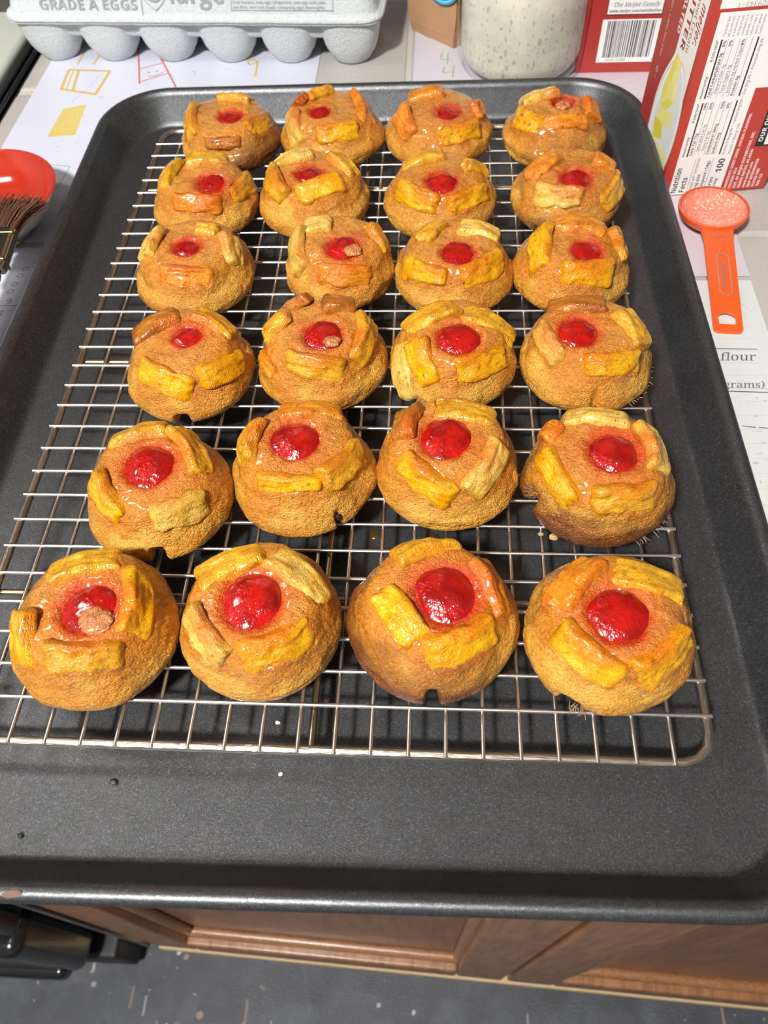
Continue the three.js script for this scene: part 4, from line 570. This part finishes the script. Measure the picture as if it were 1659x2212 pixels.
// ---------------------------------------------------------------- glass jar of pale creamy starter
{
  const t = thing('glass_jar', 'clear glass jar filled with pale speckled cream', 'jar', [0.107, 0.0008, -0.3385]);
  const tex = canvasTex(2048, 768, (g, W, H) => {   // circumference x 120 mm
    g.fillStyle = '#cfcdbb'; g.fillRect(0, 0, W, H); reseed(14);
    for (let i = 0; i < 400; i++) { g.fillStyle = `rgba(236,233,214,${0.08 + rnd() * 0.15})`; g.beginPath(); g.ellipse(rnd() * W, rnd() * H, 8 + rnd() * 60, 6 + rnd() * 30, 0, 0, 7); g.fill(); }
    for (let i = 0; i < 60; i++) { g.fillStyle = `rgba(226,218,140,${0.10 + rnd() * 0.1})`; g.beginPath(); g.ellipse(rnd() * W, H * (0.05 + 0.42 * rnd()), 60 + rnd() * 200, 20 + rnd() * 40, 0, 0, 7); g.fill(); }
    for (let i = 0; i < 1500; i++) { const y = H * (0.42 + 0.58 * Math.pow(rnd(), 0.6)), s = 1 + rnd() * rnd() * 11; g.fillStyle = `rgba(${105 + rnd() * 40},${92 + rnd() * 30},${78 + rnd() * 20},${0.12 + rnd() * 0.3})`; g.beginPath(); g.ellipse(rnd() * W, y, s * (0.6 + rnd() * 0.6), s * (0.7 + rnd()), 0, 0, 7); g.fill(); }
    for (let i = 0; i < 120; i++) { g.strokeStyle = 'rgba(240,238,226,.25)'; g.lineWidth = 1 + rnd() * 3; const x = rnd() * W, y = rnd() * H; g.beginPath(); g.moveTo(x, y); g.lineTo(x + rnd() * 10 - 5, y + 30 + rnd() * 90); g.stroke(); }
  });
  tex.wrapS = THREE.RepeatWrapping;
  const prof = [[0, 0.004], [0.036, 0.004], [0.041, 0.006], [0.0445, 0.011], [0.0462, 0.018], [0.0468, 0.05], [0.0468, 0.1], [0, 0.1]], cg = lathe(prof, 72), p = cg.attributes.position, uv = cg.attributes.uv;
  for (let i = 0; i < p.count; i++) uv.setXY(i, uv.getX(i), p.getY(i) / 0.12);
  part('cream', cg, phy({ map: tex, roughness: 0.5, clearcoat: 0.3 }), t, 'pale yellow cream with brown specks');
  part('glass', lathe([[0, 0.0004], [0.038, 0.0004], [0.0435, 0.0024], [0.0474, 0.0078], [0.0492, 0.016], [0.0497, 0.05], [0.0497, 0.112], [0.045, 0.122], [0.041, 0.128], [0.041, 0.14]], 72), phy({ color: 0xffffff, transmission: 1, thickness: 0, roughness: 0.02, ior: 1.5, side: THREE.DoubleSide }), t);
  part('lid', lathe([[0, 0.146], [0.042, 0.146], [0.043, 0.144], [0.043, 0.13], [0.0415, 0.13]], 48), std({ color: S('#b9bcbd'), metalness: 0.9, roughness: 0.35 }), t);
}
// ---------------------------------------------------------------- brown paper bag
{
  const kraft = std({ color: S('#a8825f'), roughness: 0.8, bumpMap: rep(grain, 4), bumpScale: 0.0008 });
  const t = thing('paper_bag', 'brown kraft paper bag with a round blue label behind the jar', 'paper bag', [0.056, 0.0008, -0.3655], 0.80);   // local: front corner at origin
  const a = 0.052, b = 0.062, g = new THREE.BoxGeometry(b, 0.17, a, 10, 22, 10), p = g.attributes.position;
  for (let i = 0; i < p.count; i++) {
    let x = p.getX(i), y = p.getY(i) + 0.085, z = p.getZ(i); const bul = Math.sin(clamp(y / 0.17, 0, 1) * Math.PI) * 0.003, n = noise(x * 70, y * 55, z * 70) * 0.0016;
    const k = y < 0.006 ? 0.95 : 1; x = x * k * (1 + bul / b) + n; z = z * k * (1 + bul / a) + n; p.setXYZ(i, x + b / 2, y, z - a / 2);
  }
  g.computeVertexNormals(); part('bag', planarUV(g, 'x', 'y'), kraft, t); part('fold', rbox(b * 0.9, 0.012, a * 0.5, 0.004, b / 2, 0.172, -a / 2), kraft, t);
  const lab = canvasTex(512, 512, (c, W, H) => { c.clearRect(0, 0, W, H); c.fillStyle = '#2f9fd0'; c.beginPath(); c.arc(256, 256, 250, 0, 7); c.fill(); c.fillStyle = '#1d86b8'; c.beginPath(); c.arc(256, 256, 205, 0, 7); c.fill(); c.strokeStyle = '#dff0f7'; c.lineWidth = 5; c.beginPath(); c.arc(256, 256, 226, 0, 7); c.stroke(); });
  part('label', new THREE.CircleGeometry(0.022, 40).rotateY(-Math.PI / 2).translate(-0.0036, 0.053, -0.013), std({ map: lab, transparent: true, roughness: 0.5 }), t, 'round blue label');
}
// ---------------------------------------------------------------- orange measuring spoon
{
  const O1 = '#e2561d', t = thing('measuring_spoon', 'orange plastic measuring spoon with floury bowl beside the baking sheet', 'measuring spoon', [0.2165, 0.0009, -0.1325], -0.078);
  const flour = canvasTex(512, 512, (g, W, H) => {
    g.fillStyle = '#dc7d66'; g.fillRect(0, 0, W, H); reseed(61);
    for (let i = 0; i < 900; i++) { const r = rnd() * 250, a = rnd() * 7; g.fillStyle = `rgba(240,190,175,${0.08 + rnd() * 0.18})`; g.beginPath(); g.ellipse(256 + r * Math.cos(a), 256 + r * Math.sin(a), 2 + rnd() * 16, 2 + rnd() * 9, rnd() * 3, 0, 7); g.fill(); }
    for (let i = 0; i < 420; i++) { const q = rnd(), x = q < 0.6 ? 250 + (rnd() - 0.3) * 330 : 256 + (rnd() - 0.5) * 420, y = q < 0.35 ? 90 + (rnd() - 0.5) * 110 : q < 0.6 ? 320 + (rnd() - 0.5) * 150 : 256 + (rnd() - 0.5) * 420, s = 0.8 + rnd() * rnd() * 8; g.fillStyle = `rgba(252,240,222,${0.5 + rnd() * 0.5})`; g.beginPath(); g.ellipse(x, y, s, s * (0.4 + rnd() * 0.6), rnd() * 3, 0, 7); g.fill(); }
  });
  const plastic = phy({ color: S(O1), roughness: 0.38, clearcoat: 0.4, clearcoatRoughness: 0.2 }), r = 0.0215, dp = 0.0112;
  const inner = [], outer = []; for (let i = 0; i <= 14; i++) { const a = i / 14 * Math.PI / 2; inner.push([Math.sin(a) * (r - 0.0012), 0.0122 - Math.cos(a) * (dp - 0.0012)]); outer.push([Math.sin(a) * r, 0.0122 - Math.cos(a) * (dp + 0.0004)]); }
  part('bowl', lathe([...outer, [r, 0.0126], [r - 0.0012, 0.0126]].reverse(), 56), plastic, t);
  const ig = lathe(inner, 56), p = ig.attributes.position, uv = ig.attributes.uv; for (let i = 0; i < p.count; i++) uv.setXY(i, 0.5 + p.getX(i) / (2 * r), 0.5 - p.getZ(i) / (2 * r));
  part('flour_film', ig, std({ map: flour, roughness: 0.85, side: THREE.DoubleSide, bumpMap: rep(grain, 2), bumpScale: 0.0006 }), t, 'thin film of white flour');
  const L0 = 0.0185, L1 = 0.1015, sh = new THREE.Shape(); sh.moveTo(-0.0092, -L0); sh.lineTo(-0.0078, -L0 - 0.01); sh.lineTo(-0.0074, -L1 + 0.003); sh.quadraticCurveTo(-0.0074, -L1, -0.0044, -L1); sh.lineTo(0.0050, -L1); sh.quadraticCurveTo(0.008, -L1, 0.008, -L1 + 0.003); sh.lineTo(0.0088, -L0 - 0.01); sh.lineTo(0.0098, -L0); sh.closePath();
  const ho = new THREE.Path(); ho.moveTo(-0.0048, -L1 + 0.005); ho.lineTo(-0.0052, -L1 + 0.012); ho.quadraticCurveTo(0, -L1 + 0.018, 0.0056, -L1 + 0.012); ho.lineTo(0.0056, -L1 + 0.005); ho.closePath(); sh.holes.push(ho);
  const hg = new THREE.ExtrudeGeometry(sh, { depth: 0.0014, bevelEnabled: true, bevelThickness: 0.0004, bevelSize: 0.0004, bevelSegments: 2, steps: 1 }).rotateX(-Math.PI / 2);
  const pivot = new THREE.Group(); pivot.name = 'handle'; pivot.rotation.x = 0.108; pivot.position.set(0, 0.0118, 0); t.add(pivot);
  part('handle_body', hg.translate(0, -0.0004, 0), plastic, pivot);
  const mark = canvasTex(300, 1200, (g, W, H) => {   // 15 x 60 mm, printed upside down as seen from the cabinets
    g.clearRect(0, 0, W, H); g.strokeStyle = g.fillStyle = '#9a7b6c'; g.lineWidth = 16; g.lineCap = 'round'; g.beginPath(); g.roundRect(88, 430, 138, 660, 66); g.stroke();
    g.save(); g.translate(160, 130); g.rotate(Math.PI); g.font = '88px sans-serif'; g.textAlign = 'center'; g.fillText('TbSP', 0, 60); g.fillText('1/2', 0, -45); g.restore();
    g.save(); g.translate(130, 560); g.rotate(Math.PI / 2); g.font = 'bold 62px sans-serif'; g.scale(400 / g.measureText('FARBERWARE').width, 1); g.fillText('FARBERWARE', 0, 0); g.restore();
  });
  part('marking', new THREE.PlaneGeometry(0.015, 0.06).rotateX(-Math.PI / 2).translate(0.0006, 0.0021, 0.0505), std({ map: mark, transparent: true, roughness: 0.5 }), pivot, 'grey measure marking');
}
// ---------------------------------------------------------------- red bowl and pastry brush
{
  const t = thing('red_bowl', 'small glossy bowl, red inside and white outside, beside the baking sheet', 'bowl', [-0.2525, 0.001, -0.134]);
  part('white_shell', lathe([[0, 0.0006], [0.024, 0.0006], [0.0255, 0], [0.0275, 0.0008], [0.028, 0.003], [0.036, 0.0085], [0.0445, 0.0165], [0.0485, 0.024], [0.0492, 0.0262]], 72), phy({ color: S('#dedcd8'), roughness: 0.2, clearcoat: 0.8, clearcoatRoughness: 0.06 }), t);
  part('red_lining', lathe([[0.0492, 0.0262], [0.0488, 0.0268], [0.0480, 0.0264], [0.0470, 0.0245], [0.044, 0.0185], [0.036, 0.0108], [0.024, 0.0066], [0.012, 0.0052], [0, 0.0048]], 72), phy({ color: S('#a42a18'), roughness: 0.14, clearcoat: 1, clearcoatRoughness: 0.04 }), t);
}
{
  const t = thing('pastry_brush', 'pastry brush with brown bristles and steel ferrule resting on the red bowl', 'brush');
  const R0 = V(-0.2054, 0.036, -0.082), d = V(0.002, -0.004, 0.048).normalize(), n0 = V(0, 1, 0), w = V().crossVectors(n0, d).normalize().multiplyScalar(-1), n = V().crossVectors(d, w).multiplyScalar(-1).normalize(); if (n.y < 0) n.multiplyScalar(-1);
  const M = new THREE.Matrix4().makeBasis(w, n, V().crossVectors(w, n)).setPosition(R0); const W = 0.030;
  const along = V().crossVectors(w, n).dot(d) > 0 ? 1 : -1;
  const inner = new THREE.Group(); inner.name = 'brush_head'; inner.applyMatrix4(M); t.add(inner);
  const steel = std({ color: S('#b9b8b0'), metalness: 1, roughness: 0.22 });
  part('ferrule', rbox(W, 0.0085, 0.034, 0.0028, W / 2, 0, 0.017 * along, 3), steel, inner);
  for (const z of [0.006, 0.028]) part('ferrule_band', rbox(W + 0.0008, 0.0093, 0.0022, 0.001, W / 2, 0, z * along, 2), std({ color: S('#a89a6c'), metalness: 1, roughness: 0.3 }), inner);
  part('handle_grip', rbox(W * 0.9, 0.011, 0.13, 0.005, W / 2, 0.0006, (0.034 + 0.064) * along, 3), phy({ color: S('#17181a'), roughness: 0.15, clearcoat: 1 }), inner, 'glossy black handle');
  reseed(90); const hairs = [];
  for (let i = 0; i < 420; i++) {
    const u = rnd(), v = rnd() - 0.5, x0 = W * (0.04 + 0.92 * u), spread = (u - 0.5) * 0.020 - 0.001, L = 0.026 + rnd() * 0.008 - Math.abs(u - 0.5) * 0.006, y0 = v * 0.0058, sag = -0.001 - rnd() * 0.003;
    hairs.push(tube([V(x0, y0, 0.002 * along), V(x0 + spread * 0.35, y0 * 1.1, -L * 0.5 * along), V(x0 + spread + (rnd() - 0.5) * 0.002, y0 * 1.5 + sag, -L * along)], 0.00022, 4, 4));
  }
  const b = part('bristles', mergeGeometries(hairs), std({ color: S('#6d4a36'), roughness: 0.6 }), inner, 'brown bristle tuft'); b.userData.kind = 'stuff';
}
renderer.render(scene, camera);
